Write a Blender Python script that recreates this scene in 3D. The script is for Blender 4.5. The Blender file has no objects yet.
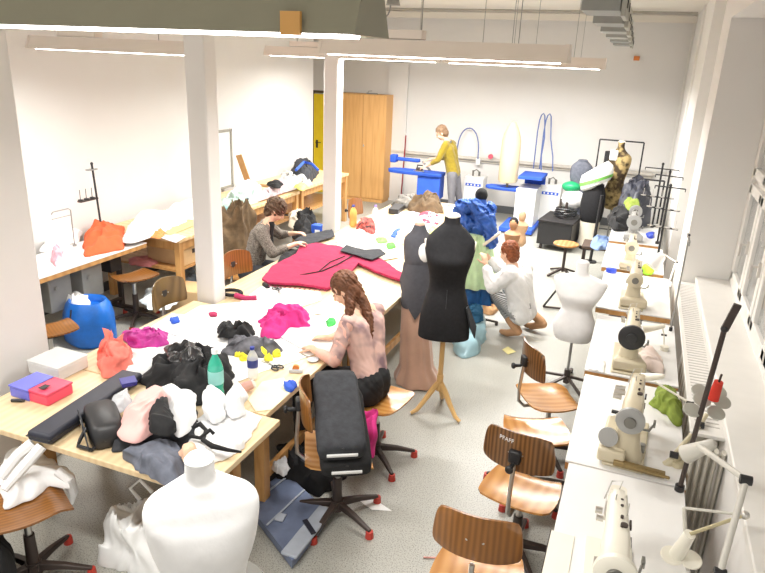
import bpy, bmesh, math, random
from mathutils import Vector, Matrix, noise
V = Vector; PI = math.pi; R = math.radians
scene = bpy.context.scene
col = scene.collection
# ---------------------------------------------------------------- camera
H = 2.7; FPX = 657.2
yaw, pitch, roll = R(-20.717), R(18.994), R(2.434)
fwd = V((math.sin(yaw)*math.cos(pitch), math.cos(yaw)*math.cos(pitch), -math.sin(pitch)))
rt = V((math.cos(yaw), -math.sin(yaw), 0)); up = rt.cross(fwd)
r2 = rt*math.cos(roll)+up*math.sin(roll); u2 = -rt*math.sin(roll)+up*math.cos(roll)
cd = bpy.data.cameras.new('camera'); cam = bpy.data.objects.new('camera', cd); col.objects.link(cam)
mw = Matrix((r2, u2, -fwd)).transposed().to_4x4(); mw.translation = V((0, 0, H)); cam.matrix_world = mw
cd.sensor_width = 36; cd.lens = FPX/765*36; cd.clip_start = .05; cd.clip_end = 100
scene.camera = cam
def ray(x, y): return r2*((x-382.5)/FPX) - u2*((y-286.5)/FPX) + fwd
def G(x, y, z=0.0):
    d = ray(x, y); t = (z-H)/d.z; return V((d.x*t, d.y*t, z))
def GY(x, y, Y):
    d = ray(x, y); t = Y/d.y; return V((d.x*t, Y, H+d.z*t))
# ---------------------------------------------------------------- materials
MATS = {}
def mat(name, c, rough=.6, metal=0, var=.06, scale=8, bump=0.0, trans=0, alpha=1, sheen=0, emit=None, spec=.5):
    if name in MATS: return MATS[name]
    m = bpy.data.materials.new(name); m.use_nodes = True; nt = m.node_tree; b = nt.nodes['Principled BSDF']
    b.inputs['Roughness'].default_value = rough; b.inputs['Metallic'].default_value = metal
    b.inputs['Specular IOR Level'].default_value = spec
    tc = nt.nodes.new('ShaderNodeTexCoord'); nz = nt.nodes.new('ShaderNodeTexNoise')
    nz.inputs['Scale'].default_value = scale; nz.inputs['Detail'].default_value = 4
    nt.links.new(tc.outputs['Object'], nz.inputs['Vector'])
    cr = nt.nodes.new('ShaderNodeValToRGB')
    cr.color_ramp.elements[0].position = .3; cr.color_ramp.elements[1].position = .7
    cr.color_ramp.elements[0].color = [max(0, v*(1-var)) for v in c]+[1]
    cr.color_ramp.elements[1].color = [min(1, v*(1+var)) for v in c]+[1]
    nt.links.new(nz.outputs['Fac'], cr.inputs['Fac']); nt.links.new(cr.outputs['Color'], b.inputs['Base Color'])
    if bump:
        bp = nt.nodes.new('ShaderNodeBump'); bp.inputs['Strength'].default_value = bump; bp.inputs['Distance'].default_value = .01
        nt.links.new(nz.outputs['Fac'], bp.inputs['Height']); nt.links.new(bp.outputs['Normal'], b.inputs['Normal'])
    if trans: b.inputs['Transmission Weight'].default_value = trans
    if alpha < 1: b.inputs['Alpha'].default_value = alpha
    if sheen: b.inputs['Sheen Weight'].default_value = sheen
    if emit: b.inputs['Emission Color'].default_value = list(c)+[1]; b.inputs['Emission Strength'].default_value = emit
    MATS[name] = m; return m
def wood(name, c1, c2, rough=.35, scale=(1, 12, 1), coat=.2, ws=3, bd='Y', dist=5):
    m = bpy.data.materials.new(name); m.use_nodes = True; nt = m.node_tree; b = nt.nodes['Principled BSDF']
    tc = nt.nodes.new('ShaderNodeTexCoord'); mp = nt.nodes.new('ShaderNodeMapping'); mp.inputs['Scale'].default_value = scale
    w = nt.nodes.new('ShaderNodeTexWave'); w.wave_type = 'BANDS'; w.bands_direction = bd
    w.inputs['Scale'].default_value = ws; w.inputs['Distortion'].default_value = dist; w.inputs['Detail'].default_value = 3; w.inputs['Detail Scale'].default_value = 1.2
    cr = nt.nodes.new('ShaderNodeValToRGB'); cr.color_ramp.elements[0].color = list(c1)+[1]; cr.color_ramp.elements[1].color = list(c2)+[1]
    nt.links.new(tc.outputs['Object'], mp.inputs['Vector']); nt.links.new(mp.outputs['Vector'], w.inputs['Vector'])
    nt.links.new(w.outputs['Fac'], cr.inputs['Fac']); nt.links.new(cr.outputs['Color'], b.inputs['Base Color'])
    b.inputs['Roughness'].default_value = rough; b.inputs['Coat Weight'].default_value = coat; b.inputs['Coat Roughness'].default_value = .2
    MATS[name] = m; return m
def voro(name, c1, c2, scale, rough=.8, stretch=(1, 1, 1), pos=(.35, .6)):
    m = bpy.data.materials.new(name); m.use_nodes = True; nt = m.node_tree; b = nt.nodes['Principled BSDF']
    tc = nt.nodes.new('ShaderNodeTexCoord'); mp = nt.nodes.new('ShaderNodeMapping'); mp.inputs['Scale'].default_value = stretch
    w = nt.nodes.new('ShaderNodeTexNoise'); w.inputs['Scale'].default_value = scale; w.inputs['Detail'].default_value = 2
    cr = nt.nodes.new('ShaderNodeValToRGB'); cr.color_ramp.elements[0].color = list(c1)+[1]; cr.color_ramp.elements[1].color = list(c2)+[1]
    cr.color_ramp.elements[0].position, cr.color_ramp.elements[1].position = pos
    nt.links.new(tc.outputs['Object'], mp.inputs['Vector']); nt.links.new(mp.outputs['Vector'], w.inputs['Vector'])
    nt.links.new(w.outputs['Fac'], cr.inputs['Fac']); nt.links.new(cr.outputs['Color'], b.inputs['Base Color'])
    b.inputs['Roughness'].default_value = rough; MATS[name] = m; return m
def L(r, g, b):   # 0-255 display colour to linear
    f = lambda v: (v/255/12.92) if v/255 <= .04045 else ((v/255+.055)/1.055)**2.4
    return (f(r), f(g), f(b))
WALL = mat('wall_paint', (.80, .785, .76), .9, var=.015, scale=2)
CEIL = mat('ceiling_paint', (.80, .76, .68), .9, var=.02, scale=2)
PAINT = mat('white_gloss_paint', (.80, .78, .74), .45, var=.02)
WHITE = mat('white_laminate', (.85, .845, .83), .3, var=.01)
PAPER = mat('white_paper', (.88, .88, .87), .8, var=.015, scale=5)
PAPERB = mat('bluish_paper', (.78, .87, .9), .8, var=.03)
CREAMP = mat('cream_pattern_paper', (.86, .8, .62), .8, var=.05)
CLOTHW = mat('white_cloth', (.86, .86, .86), .9, var=.03, scale=20, bump=.2, sheen=.2)
CLOTHG = mat('pale_grey_cloth', (.6, .61, .63), .9, var=.08, scale=20, bump=.2)
CREAM = mat('cream_calico', (.82, .75, .62), .9, var=.04, scale=15, bump=.15)
BIRCH = wood('pale_birch', L(222, 194, 152), L(230, 206, 166), .4, (3, .3, 2), .1, 2, 'X', 6)
OAK = wood('honey_oak', L(186, 136, 80), L(204, 156, 98), .45, (6, 1, 1), .1)
BEECH = wood('orange_beech', L(214, 160, 96), L(226, 176, 112), .5, (6, 6, .4), .05)
PLYL = wood('light_bent_plywood', L(180, 122, 60), L(200, 146, 82), .24, (1, .2, 1), .6, 5, 'X', 5)
PLYD = wood('dark_bent_plywood', L(88, 58, 30), L(138, 96, 56), .3, (1, 1, .12), .4, 14, 'X', 2.5)
PLYM = wood('amber_bent_plywood', L(124, 78, 32), L(150, 98, 44), .3, (1, .12, .12), .4, 12, 'X', 3)
STEELD = mat('dark_painted_steel', L(72, 62, 58), .45, .3)
STEELG = mat('grey_painted_steel', L(150, 150, 146), .45, .2)
CHROME = mat('brushed_chrome', (.62, .6, .57), .3, .9)
BLACK = mat('black_plastic', (.02, .02, .022), .45)
REDP = mat('red_plastic', L(190, 62, 50), .5)
BEIGE = mat('beige_enamel', L(205, 194, 168), .35, var=.03)
GREYE = mat('grey_enamel', L(160, 160, 158), .35)
CREAME = mat('ivory_enamel', L(240, 236, 222), .3, var=.01)
CLBLK = mat('black_cloth', (.010, .010, .011), .85, var=.3, scale=25, bump=.3)
CLCHAR = mat('charcoal_cloth', (.032, .034, .040), .85, var=.25, scale=25, bump=.3)
CLGREY = mat('grey_blue_cloth', L(104, 108, 120), .9, var=.2, scale=20, bump=.3)
NAVY = mat('dark_navy_nylon', L(40, 42, 54), .55, var=.15, scale=10)
PINKC = mat('pale_pink_cloth', L(232, 182, 176), .9, var=.05, scale=15, bump=.2)
MAG = mat('magenta_cloth', L(178, 40, 138), .6, var=.2, scale=20, bump=.3)
FUCH = mat('fuchsia_cloth', L(206, 46, 128), .85, var=.12, scale=20, bump=.3)
CRIM = mat('crimson_wool', L(172, 40, 80), .9, var=.08, scale=30, bump=.25)
SALM = mat('coral_tulle', L(236, 124, 110), .9, var=.2, scale=15, bump=.4)
ORNG = mat('orange_cloth', L(206, 96, 56), .9, var=.1, scale=12, bump=.3)
GREENC = mat('olive_green_cloth', L(132, 150, 62), .9, var=.2, scale=18, bump=.3)
BLUEP = mat('blue_plastic', L(50, 120, 210), .4, var=.1)
BLUEC = mat('royal_blue_fabric', L(45, 90, 200), .7, var=.1)
BROWN = mat('brown_cloth', L(104, 84, 60), .9, var=.3, scale=14, bump=.4)
DENIM = mat('denim_print', L(104, 116, 142), .4, var=.3, scale=6)
SKIN = mat('skin', L(232, 188, 160), .55, var=.03)
HAIRB = mat('brown_hair', L(112, 70, 46), .6, var=.35, scale=60, bump=.5)
HAIRD = mat('dark_brown_hair', L(100, 76, 56), .6, var=.35, scale=60, bump=.5)
HAIRR = mat('auburn_hair', L(140, 76, 40), .6, var=.35, scale=60, bump=.5)
CARD = mat('cardboard', L(214, 180, 134), .85, var=.05)
GLASSC = mat('clear_plastic', (.95, .97, .98), .08, trans=.95, var=0)
TEAL = mat('teal_bottle_plastic', L(80, 190, 170), .1, trans=.75, var=0)
# ---------------------------------------------------------------- mesh builder
class MB:
    def __init__(s): s.v = []; s.f = []
    def add(s, vs, fs):
        o = len(s.v); s.v += [V(p) for p in vs]; s.f += [tuple(i+o for i in f) for f in fs]; return s
    def box(s, c, d, rz=0, m=None):
        x, y, z = [k/2 for k in d]
        vs = [V((a*x, b*y, e*z)) for e in (-1, 1) for a, b in ((-1, -1), (1, -1), (1, 1), (-1, 1))]
        q = m if m is not None else Matrix.Rotation(rz, 3, 'Z')
        return s.add([q @ p + V(c) for p in vs], [(3, 2, 1, 0), (4, 5, 6, 7), (0, 1, 5, 4), (1, 2, 6, 5), (2, 3, 7, 6), (3, 0, 4, 7)])
    def bar(s, a, b, w, h):      # rectangular bar from a to b
        a, b = V(a), V(b); d = (b-a); ln = d.length; d.normalize()
        u = V((0, 0, 1)) if abs(d.z) < .95 else V((0, 1, 0))
        x = d.cross(u).normalized(); y = x.cross(d)
        return s.box((a+b)/2, (w, ln, h), m=Matrix((x, d, y)).transposed())
    def loft(s, rings, cap=True, closed=True):
        n = len(rings[0]); vs = [p for r in rings for p in r]; fs = []
        for i in range(len(rings)-1):
            for j in range(n if closed else n-1):
                k = (j+1) % n; fs.append((i*n+j, i*n+k, (i+1)*n+k, (i+1)*n+j))
        if cap: fs += [tuple(range(n))[::-1], tuple(range((len(rings)-1)*n, len(rings)*n))]
        return s.add(vs, fs)
    def tube(s, pts, r, n=8, cap=True):
        pts = [V(p) for p in pts]; rs = r if isinstance(r, (list, tuple)) else [r]*len(pts); rings = []; pu = None
        for i, p in enumerate(pts):
            d = (pts[min(i+1, len(pts)-1)]-pts[max(i-1, 0)]).normalized()
            if pu is None: u = V((0, 0, 1)) if abs(d.z) < .9 else V((1, 0, 0))
            else: u = pu
            x = d.cross(u).normalized(); y = x.cross(d).normalized(); pu = y
            rings.append([p+(x*math.cos(a)+y*math.sin(a))*rs[i] for a in [2*PI*k/n for k in range(n)]])
        return s.loft(rings, cap)
    def cyl(s, a, b, r, r1=None, n=16): return s.tube([a, b], [r, r if r1 is None else r1], n)
    def lathe(s, prof, c=(0, 0, 0), n=24, axis=None):
        q = axis.to_track_quat('Z', 'Y').to_matrix() if axis is not None else Matrix.Identity(3)
        c = V(c)
        return s.loft([[q @ V((r*math.cos(2*PI*k/n), r*math.sin(2*PI*k/n), z))+c for k in range(n)] for r, z in prof])
    def ell(s, c, d, n=16, m=None):
        q = m if m is not None else Matrix.Identity(3); rings = []
        for i in range(n//2+1):
            t = PI*i/(n//2); rr = max(math.sin(t), .001)
            rings.append([q @ V((d[0]*rr*math.cos(2*PI*k/n), d[1]*rr*math.sin(2*PI*k/n), -d[2]*math.cos(t)))+V(c) for k in range(n)])
        return s.loft(rings)
    def prism(s, poly, z0, z1):
        n = len(poly); vs = [V((p[0], p[1], z0)) for p in poly]+[V((p[0], p[1], z1)) for p in poly]
        a = sum(poly[i][0]*poly[(i+1) % n][1]-poly[(i+1) % n][0]*poly[i][1] for i in range(n))
        if a < 0: vs = vs[:n][::-1]+vs[n:][::-1]
        return s.add(vs, [tuple(range(n))[::-1], tuple(range(n, 2*n))]+[(i, (i+1) % n, n+(i+1) % n, n+i) for i in range(n)])
    def build(s, name, m, parent=None, bevel=0, seg=2, angle=40, sub=0):
        me = bpy.data.meshes.new(name); me.from_pydata(s.v, [], s.f); me.update()
        for p in me.polygons: p.use_smooth = True
        me.set_sharp_from_angle(angle=R(angle)); me.materials.append(m)
        o = bpy.data.objects.new(name, me); col.objects.link(o)
        if parent: o.parent = parent
        if bevel:
            b = o.modifiers.new('bevel', 'BEVEL'); b.width = bevel; b.segments = seg; b.limit_method = 'ANGLE'; b.angle_limit = R(35)
        if sub:
            b = o.modifiers.new('sub', 'SUBSURF'); b.levels = sub; b.render_levels = sub
        return o
def tag(o, label=None, cat=None, group=None, kind=None):
    if label: o['label'] = label
    if cat: o['category'] = cat
    if group: o['group'] = group
    if kind: o['kind'] = kind
    return o
def thing(name, label, cat, loc=(0, 0, 0), rz=0, group=None):
    o = bpy.data.objects.new(name, None); col.objects.link(o); o.location = loc; o.rotation_euler = (0, 0, rz)
    o.empty_display_size = .1
    return tag(o, label, cat, group)
def struct(mb, name, m, **k): return tag(mb.build(name, m, **k), kind='structure')
def copy_tree(o, parent=None):
    c = o.copy(); col.objects.link(c)
    if parent: c.parent = parent
    for ch in [x for x in bpy.data.objects if x.parent == o]: copy_tree(ch, c)
    return c
def spread(proto, specs):           # specs: (loc, rz, label[, group])
    out = []
    kids = None
    for i, sp in enumerate(specs):
        o = proto if i == 0 else copy_tree(proto)
        o.location = sp[0]; o.rotation_euler = (0, 0, sp[1]); o['label'] = sp[2]
        if len(sp) > 3: o['group'] = sp[3]
        out.append(o)
    return out
def fbm(x, y, s, f): return noise.noise(V((x*f+s*7.3, y*f-s*3.1, s*1.7)))
def folds(x, y, s, f):
    w = noise.noise(V((x*f*.6+s, y*f*.6, s*2.1)))*1.6
    return 1-abs(noise.noise(V((x*f+w, y*f-w, s*5.7))))*2.2
def pip(p, poly):
    c = False; n = len(poly)
    for i in range(n):
        a, b = poly[i], poly[(i+1) % n]
        if (a[1] > p[1]) != (b[1] > p[1]) and p[0] < (b[0]-a[0])*(p[1]-a[1])/(b[1]-a[1])+a[0]: c = not c
    return c
def heap_mb(poly, z0, h, seed=1, f=9, flat=.5, nt=96, nr=26, mb=None):
    """A crumpled cloth lying on z0 inside the outline poly (world x, y)."""
    poly = [V((p[0], p[1])) for p in poly]; c = sum(poly, V((0, 0)))/len(poly); n = len(poly)
    mb = mb or MB(); rad = []
    for k in range(nt):
        a = 2*PI*k/nt; d = V((math.cos(a), math.sin(a))); best = .02
        for i in range(n):
            p, q = poly[i]-c, poly[(i+1) % n]-c; e = q-p; den = d.x*e.y-d.y*e.x
            if abs(den) < 1e-9: continue
            t = (p.x*e.y-p.y*e.x)/den; u = (p.x*d.y-p.y*d.x)/den
            if t > 0 and -.001 <= u <= 1.001: best = max(best, t)
        rad.append(best)
    rad = [(rad[k-1]+2*rad[k]+rad[(k+1) % nt])/4*(1+.05*math.sin(2*PI*k/nt*5+seed)+.035*math.sin(2*PI*k/nt*11+seed*2.3)+.02*math.sin(2*PI*k/nt*17+seed*.7)) for k in range(nt)]
    rings = []
    for r in [1.0]+[1-(i/nr)**1.15 for i in range(nr)]+[.03]:
        ring = []
        for k in range(nt):
            a = 2*PI*k/nt; x = c.x+rad[k]*r*math.cos(a); y = c.y+rad[k]*r*math.sin(a)
            if not rings: z = z0+.0005
            else:
                t_ = 1-r; pr = 1-(1-min(1, t_*(1.25+.5*flat)))**2.4
                w = V((x*f*.5, y*f*.5, seed*1.9)); n1 = noise.noise_vector(w)
                xs, ys = x+n1.x*.10, y+n1.y*.10
                fo = folds(xs, ys, seed, f*.55); fo2 = folds(xs+3, ys-2, seed+9, f*1.25)
                z = z0+.004+h*(.06+.94*pr)*(.48+.34*fo+.22*fo2+.22*fbm(x, y, seed+3, f*.35))
                n2 = noise.noise_vector(V((x*f*.8, y*f*.8, z*f*.8+seed)))
                k2 = min(1, t_*5)*min(h, .12)*.55
                x += n2.x*k2; y += n2.y*k2
                z = max(z+n2.z*k2*.5, z0+.003)
            ring.append(V((x, y, z)))
        rings.append(ring)
    mb.loft(rings[::1]); return mb
def heap(name, label, cat, px, z0, h, m, seed=1, f=9, flat=.5, group=None, world=False, maxx=None, **k):
    poly = px if world else [G(p[0], p[1], z0+h*.35) for p in px]
    if maxx is not None: poly = [(min(p[0], maxx), p[1]) for p in poly]
    o = heap_mb(poly, z0, h, seed, f, flat, **k).build(name, m, angle=80)
    return tag(o, label, cat, group)
def sheet_mb(poly, z0, th=.003, amp=.004, seed=1, f=6, step=None):
    """A thin sheet with the given outline, gently rippled; resting on z0."""
    bm = bmesh.new(); vs = [bm.verts.new((p[0], p[1], 0)) for p in poly]
    fc = bm.faces.new(vs); 
    if fc.normal.z < 0: fc.normal_flip()
    bmesh.ops.triangulate(bm, faces=bm.faces[:])
    ext = max(max(p[0] for p in poly)-min(p[0] for p in poly), max(p[1] for p in poly)-min(p[1] for p in poly))
    step = step or max(.03, ext/30)
    for _ in range(5):
        es = [e for e in bm.edges if e.calc_length() > step*1.8]
        if not es: break
        bmesh.ops.subdivide_edges(bm, edges=es, cuts=1); bmesh.ops.triangulate(bm, faces=bm.faces[:])
    bm.normal_update()
    top = [f for f in bm.faces]
    r = bmesh.ops.extrude_face_region(bm, geom=top)
    up_ = [v for v in r['geom'] if isinstance(v, bmesh.types.BMVert)]; s = set(up_)
    for v in bm.verts:
        d = amp*(.5+.5*folds(v.co.x, v.co.y, seed, f)) if amp else 0
        d = max(d, 0)
        v.co.z = z0+(d+th if v in s else d*.9+.0004)
    bmesh.ops.recalc_face_normals(bm, faces=bm.faces[:])
    mb = MB(); bm.verts.index_update(); mb.add([v.co.copy() for v in bm.verts], [tuple(v.index for v in f.verts) for f in bm.faces]); bm.free()
    return mb
def sheet(name, label, cat, px, z0, m, th=.003, amp=.004, seed=1, f=6, group=None, world=False):
    poly = px if world else [G(p[0], p[1], z0) for p in px]
    return tag(sheet_mb(poly, z0, th, amp, seed, f).build(name, m, angle=60), label, cat, group)
def bake(o):
    dg = bpy.context.evaluated_depsgraph_get(); dg.update()
    me = bpy.data.meshes.new_from_object(o.evaluated_get(dg)); o.modifiers.clear(); old = o.data; o.data = me; bpy.data.meshes.remove(old)
    for p in me.polygons: p.use_smooth = True
    return o
def blob(name, chains, m, parent=None, voxel=.008, smooth=4, ells=(), disp=0, f=20, seed=1, keep=None):
    """Limbs (chains of (point, radius)) and ellipsoids fused into one continuous surface."""
    mb = MB()
    for ch in chains:
        for i in range(len(ch)-1):
            (a, ra), (b, rb) = ch[i], ch[i+1]; a, b = V(a), V(b)
            n = 12; k = 3 if ra > .02 else 2
            mb.tube([a.lerp(b, j/k) for j in range(k+1)], [ra+(rb-ra)*j/k for j in range(k+1)], n)
        for p, r in ch: mb.ell(p, (r, r, r), 12)
    for e in ells: mb.ell(e[0], e[1], 16, e[2] if len(e) > 2 else None)
    o = mb.build(name, m, parent)
    r = o.modifiers.new('r', 'REMESH'); r.mode = 'VOXEL'; r.voxel_size = voxel
    if smooth: s = o.modifiers.new('s', 'SMOOTH'); s.iterations = smooth; s.factor = .5
    bake(o)
    if disp:
        for v in o.data.vertices:
            d = disp*(folds(v.co.x*1.0+v.co.z*.5, v.co.y+v.co.z*.7, seed, f)-.5)
            v.co += v.normal*d
    if not o.data.materials: o.data.materials.append(m)
    return o
# ================================================================ people
def hand(w, d, n, curl=.5, s=1.0, side=1):
    """wrist point, pointing direction, palm normal -> chains + palm ellipsoids"""
    w, d, n = V(w), V(d).normalized(), V(n); n = (n-d*n.dot(d)).normalized(); x = d.cross(n)*side
    ch = [[(w, .024*s), (w+d*.03*s, .024*s)]]; e = [(w+d*.055*s, (.040*s, .048*s, .016*s), Matrix((x, d, n)).transposed())]
    for off, ln in ((-.030, .062), (-.010, .074), (.010, .070), (.030, .054)):
        b = w+d*.085*s+x*off*s; a = curl
        m_ = b+(d*math.cos(a*.6)+n*math.sin(a*.6))*ln*.5*s; t_ = m_+(d*math.cos(a*1.5)+n*math.sin(a*1.5))*ln*.5*s
        ch.append([(w+d*.06*s+x*off*s, .010*s), (b, .0095*s), (m_, .0088*s), (t_, .0078*s)])
    b = w+d*.03*s-x*.03*s; ch.append([(b, .012*s), (b+(d*.5-x*.8+n*.3)*.035*s, .0105*s), (b+(d*.9-x*.9+n*.5)*.055*s, .009*s)])
    return ch, e
def headparts(c, f, s=1.0, u=(0, 0, 1)):
    c, f = V(c), V(f).normalized(); u = V(u); u = (u-f*u.dot(f)).normalized(); x = f.cross(u); M = Matrix((x, f, u)).transposed()
    e = [(c+u*.02*s-f*.008*s, (.076*s, .094*s, .092*s), M), (c-u*.045*s+f*.022*s, (.054*s, .062*s, .062*s), M), (c-u*.088*s+f*.052*s, (.024*s, .022*s, .02*s), M)]
    e += [(c+f*.098*s-u*.028*s, (.012*s, .018*s, .014*s), M), (c+f*.09*s-u*.010*s, (.009*s, .014*s, .024*s), M)]
    for k in (-1, 1): e.append((c+x*k*.077*s-u*.015*s-f*.012*s, (.008*s, .018*s, .030*s), M)); e.append((c+x*k*.034*s+f*.062*s-u*.035*s, (.024*s, .022*s, .022*s), M))
    return e, x, f, u, M
def face(t, c, x, f, u, s=1.0):
    eye = mat('eye_dark', (.03, .02, .02), .2)
    for k in (-1, 1):
        MB().ell(c+x*k*.031*s+f*.083*s+u*.004*s, (.011*s, .006*s, .005*s), 10, Matrix((x, f, u)).transposed()).build('eye', eye, t)
        MB().tube([c+x*k*.018*s+f*.091*s+u*.020*s, c+x*k*.045*s+f*.080*s+u*.021*s], .003*s, 6).build('eyebrow', HAIRB, t)
    MB().ell(c+f*.081*s-u*.062*s, (.022*s, .009*s, .006*s), 12, Matrix((x, f, u)).transposed()).build('mouth', mat('lips', L(200, 110, 104), .5), t)
def person(label, J, s=1.0, group=None, curl=.6):
    """J: pelvis, chest, neck, head, face, shoulders/elbows/wrists/hips/knees/ankles pairs, hand directions."""
    o = V((J['pelvis'][0], J['pelvis'][1], 0)); t = thing('person', label, 'person', o, 0, group); q = lambda p: V(p)-o
    pel, che, nec, hd = q(J['pelvis']), q(J['chest']), q(J['neck']), q(J['head'])
    e, x, f, u, M = headparts(hd, J['face'], s)
    sh = [q(p) for p in J['sh']]; el = [q(p) for p in J['el']]; wr = [q(p) for p in J['wr']]
    hp = [q(p) for p in J['hip']]; kn = [q(p) for p in J['kn']]; an = [q(p) for p in J['an']]
    ch = [[(nec, .052*s), (hd-u*.05*s-f*.01, .050*s)]]
    for k in (0, 1):
        cs = che.lerp(sh[k], .45); ps = pel.lerp(hp[k], .55)
        ch += [[(ps, .10*s), (pel.lerp(che, .45).lerp(ps.lerp(cs, .5), .9), .090*s), (cs, .10*s), (nec.lerp(sh[k], .5), .062*s)], [(nec, .05*s), (sh[k], .052*s), (el[k], .038*s), (wr[k], .026*s)],
               [(hp[k], .085*s), (kn[k], .056*s), (an[k], .038*s)]]
        hc, he = hand(wr[k], J['hd'][k], J['hn'][k], curl, s, 1 if k else -1); ch += hc; e += he
        fd = V(J['ft'][k]).normalized(); ch.append([(an[k]-fd*.03-V((0, 0, .02)), .036*s), (an[k]+fd*.11*s+V((0, 0, J.get('toe', [-.03, -.03])[k])), .030*s), (an[k]+fd*.17*s+V((0, 0, J.get('toe', [-.035, -.035])[k]-.005)), .022*s)])
    b = blob('body', ch, SKIN, t, .0072, 3, e)
    face(t, hd, x, f, u, s)
    P = dict(t=t, o=o, q=q, pel=pel, che=che, nec=nec, hd=hd, sh=sh, el=el, wr=wr, hp=hp, kn=kn, an=an, x=x, f=f, u=u, M=M)
    return t, P
def top(P, m, name, cuff=.9, fat=1.0, hem=.0, disp=.006, s=1.0, low=None, loose=1.0, sleeve_m=None):
    ch = []; sl = []
    for k in (0, 1):
        cs = P['che'].lerp(P['sh'][k], .48); ps = P['pel'].lerp(P['hp'][k], .55)+V((0, 0, hem))
        ch += [[(ps, .112*s*fat), (P['pel'].lerp(P['che'], .5).lerp(ps.lerp(cs, .5), .9), .102*s*fat), (cs, .114*s*fat), (P['nec'].lerp(P['sh'][k], .5)-V((0, 0, .008)), .070*s*fat)]]
        w = P['el'][k].lerp(P['wr'][k], cuff)
        (sl if sleeve_m else ch).append([(P['sh'][k].lerp(P['nec'], .3), .064*s*fat), (P['sh'][k], .066*s*fat*loose), (P['el'][k], .052*s*fat*loose), (w, .038*s*fat*loose)])
    o = blob(name, ch, m, P['t'], .010, 3, disp=disp, f=14)
    if sleeve_m: blob('sleeves', sl, sleeve_m, P['t'], .010, 3, disp=.004, f=18)
    return o
def trousers(P, m, name='trousers', s=1.0, fat=1.0, disp=.005, cut=.93):
    ch = []
    for k in (0, 1):
        ch.append([(P['pel'].lerp(P['hp'][k], .5)+V((0, 0, .05)), .105*s*fat), (P['hp'][k], .100*s*fat), (P['pel'].lerp(P['hp'][k], .5)-V((0,0,.01)), .106*s*fat), (P['hp'][k], .100*s*fat), (P['kn'][k], .066*s*fat), (P['kn'][k].lerp(P['an'][k], cut), .050*s*fat)])
    return blob(name, ch, m, P['t'], .010, 3, disp=disp, f=16)
def shoes(P, J, m, s=1.0, boot=0.0):
    for k in (0, 1):
        fd = V(J['ft'][k]).normalized(); tz = J.get('toe', [-.035, -.035])[k]; a = P['an'][k]
        ch = [[(a-fd*.035-V((0, 0, .022)), .044*s), (a+fd*.10*s+V((0, 0, tz+.002)), .038*s), (a+fd*.17*s+V((0, 0, tz-.003)), .028*s)]]
        if boot: ch.append([(a-fd*.01, .048), (a+(P['kn'][k]-a).normalized()*boot, .050)])
        blob('shoe', ch, m, P['t'], .008, 3)
def hair(P, m, locks=(), s=1.0, back=.012, up_=.02, size=(.088, .104, .098), disp=.012, cap=True):
    hd, f, u, x, M = P['hd'], P['f'], P['u'], P['x'], P['M']
    e = [(hd+u*.038*s-f*.026*s, tuple(k*s for k in size), M)]
    if cap: e.append((hd-u*.02*s-f*.052*s, (.078*s, .068*s, .088*s), M))
    return blob('hair', [[(V(p)-P['o'], r) for p, r in l] for l in locks], m, P['t'], .007, 2, e, disp=disp, f=42, seed=4)
# --- woman in pale pink, seen from behind, sewing by hand at the table
J = dict(pelvis=(-1.47, 3.80, .565), chest=(-1.58, 3.88, .90), neck=(-1.645, 3.90, 1.07), head=(-1.745, 3.88, 1.205), face=(-.80, -.12, -.60),
         sh=[(-1.66, 3.745, 1.02), (-1.57, 4.06, 1.02)], el=[(-1.68, 3.60, .80), (-1.74, 4.10, .84)], wr=[(-1.88, 3.70, .795), (-1.88, 3.93, .80)],
         hd=[(-.8, .55, -.05), (-.9, -.1, -.05)], hn=[(0, 0, -1), (0, 0, -1)], hip=[(-1.52, 3.70, .55), (-1.50, 3.90, .55)], kn=[(-1.93, 3.62, .52), (-1.92, 3.86, .52)], an=[(-1.90, 3.56, .10), (-1.86, 3.84, .10)], ft=[(-1, -.1, 0), (-1, 0, 0)])
t, P = person('seated woman in a pale pink top seen from behind, sewing by hand', J, .97)
TIE = voro('pink_grey_tie_dye', L(132, 106, 112), L(222, 184, 172), 7, .85, pos=(.36, .58))
top(P, TIE, 'top', .22, .93, .03, .005, .97, sleeve_m=None)
blob('sleeves', [[(P['sh'][k], .058), (P['el'][k], .046), (P['el'][k].lerp(P['wr'][k], .75), .032)] for k in (0, 1)], mat('pale_pink_sheer', L(226, 176, 160), .8, var=.04), t, .009, 3, disp=.003)
trousers(P, CLBLK, s=1.08); shoes(P, J, BLACK)
hr = hair(P, HAIRB, [[((-1.70, 3.87, 1.22), .055), ((-1.665, 3.80, 1.14), .036), ((-1.655, 3.76, 1.06), .026), ((-1.66, 3.74, 1.00), .018)],
                [((-1.68, 3.91, 1.22), .05), ((-1.60, 3.89, 1.12), .036), ((-1.545, 3.86, 1.03), .028), ((-1.52, 3.83, .95), .020), ((-1.515, 3.82, .90), .010)]], .97)
# --- seated woman in grey tweed jacket beyond the column
J = dict(pelvis=(-3.66, 5.70, .56), chest=(-3.56, 5.74, .88), neck=(-3.50, 5.79, 1.04), head=(-3.43, 5.86, 1.18), face=(.72, .38, -.58),
         sh=[(-3.60, 5.93, 1.0), (-3.47, 5.60, 1.0)], el=[(-3.56, 6.15, .84), (-3.33, 5.60, .80)], wr=[(-3.40, 6.17, .87), (-3.22, 5.88, .845)],
         hd=[(.6, .1, .1), (.5, .8, .1)], hn=[(0, 0, -1), (0, 0, -1)], hip=[(-3.66, 5.80, .55), (-3.64, 5.60, .55)], kn=[(-3.24, 5.88, .54), (-3.24, 5.66, .54)], an=[(-3.26, 5.90, .10), (-3.26, 5.66, .10)], ft=[(1, 0, 0), (1, 0, 0)])
t, P = person('seated short-haired woman in a grey tweed jacket stitching dark cloth', J, .95)
TWEED = voro('grey_tweed', L(88, 82, 76), L(140, 132, 122), 90, .9, pos=(.35, .6))
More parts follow.
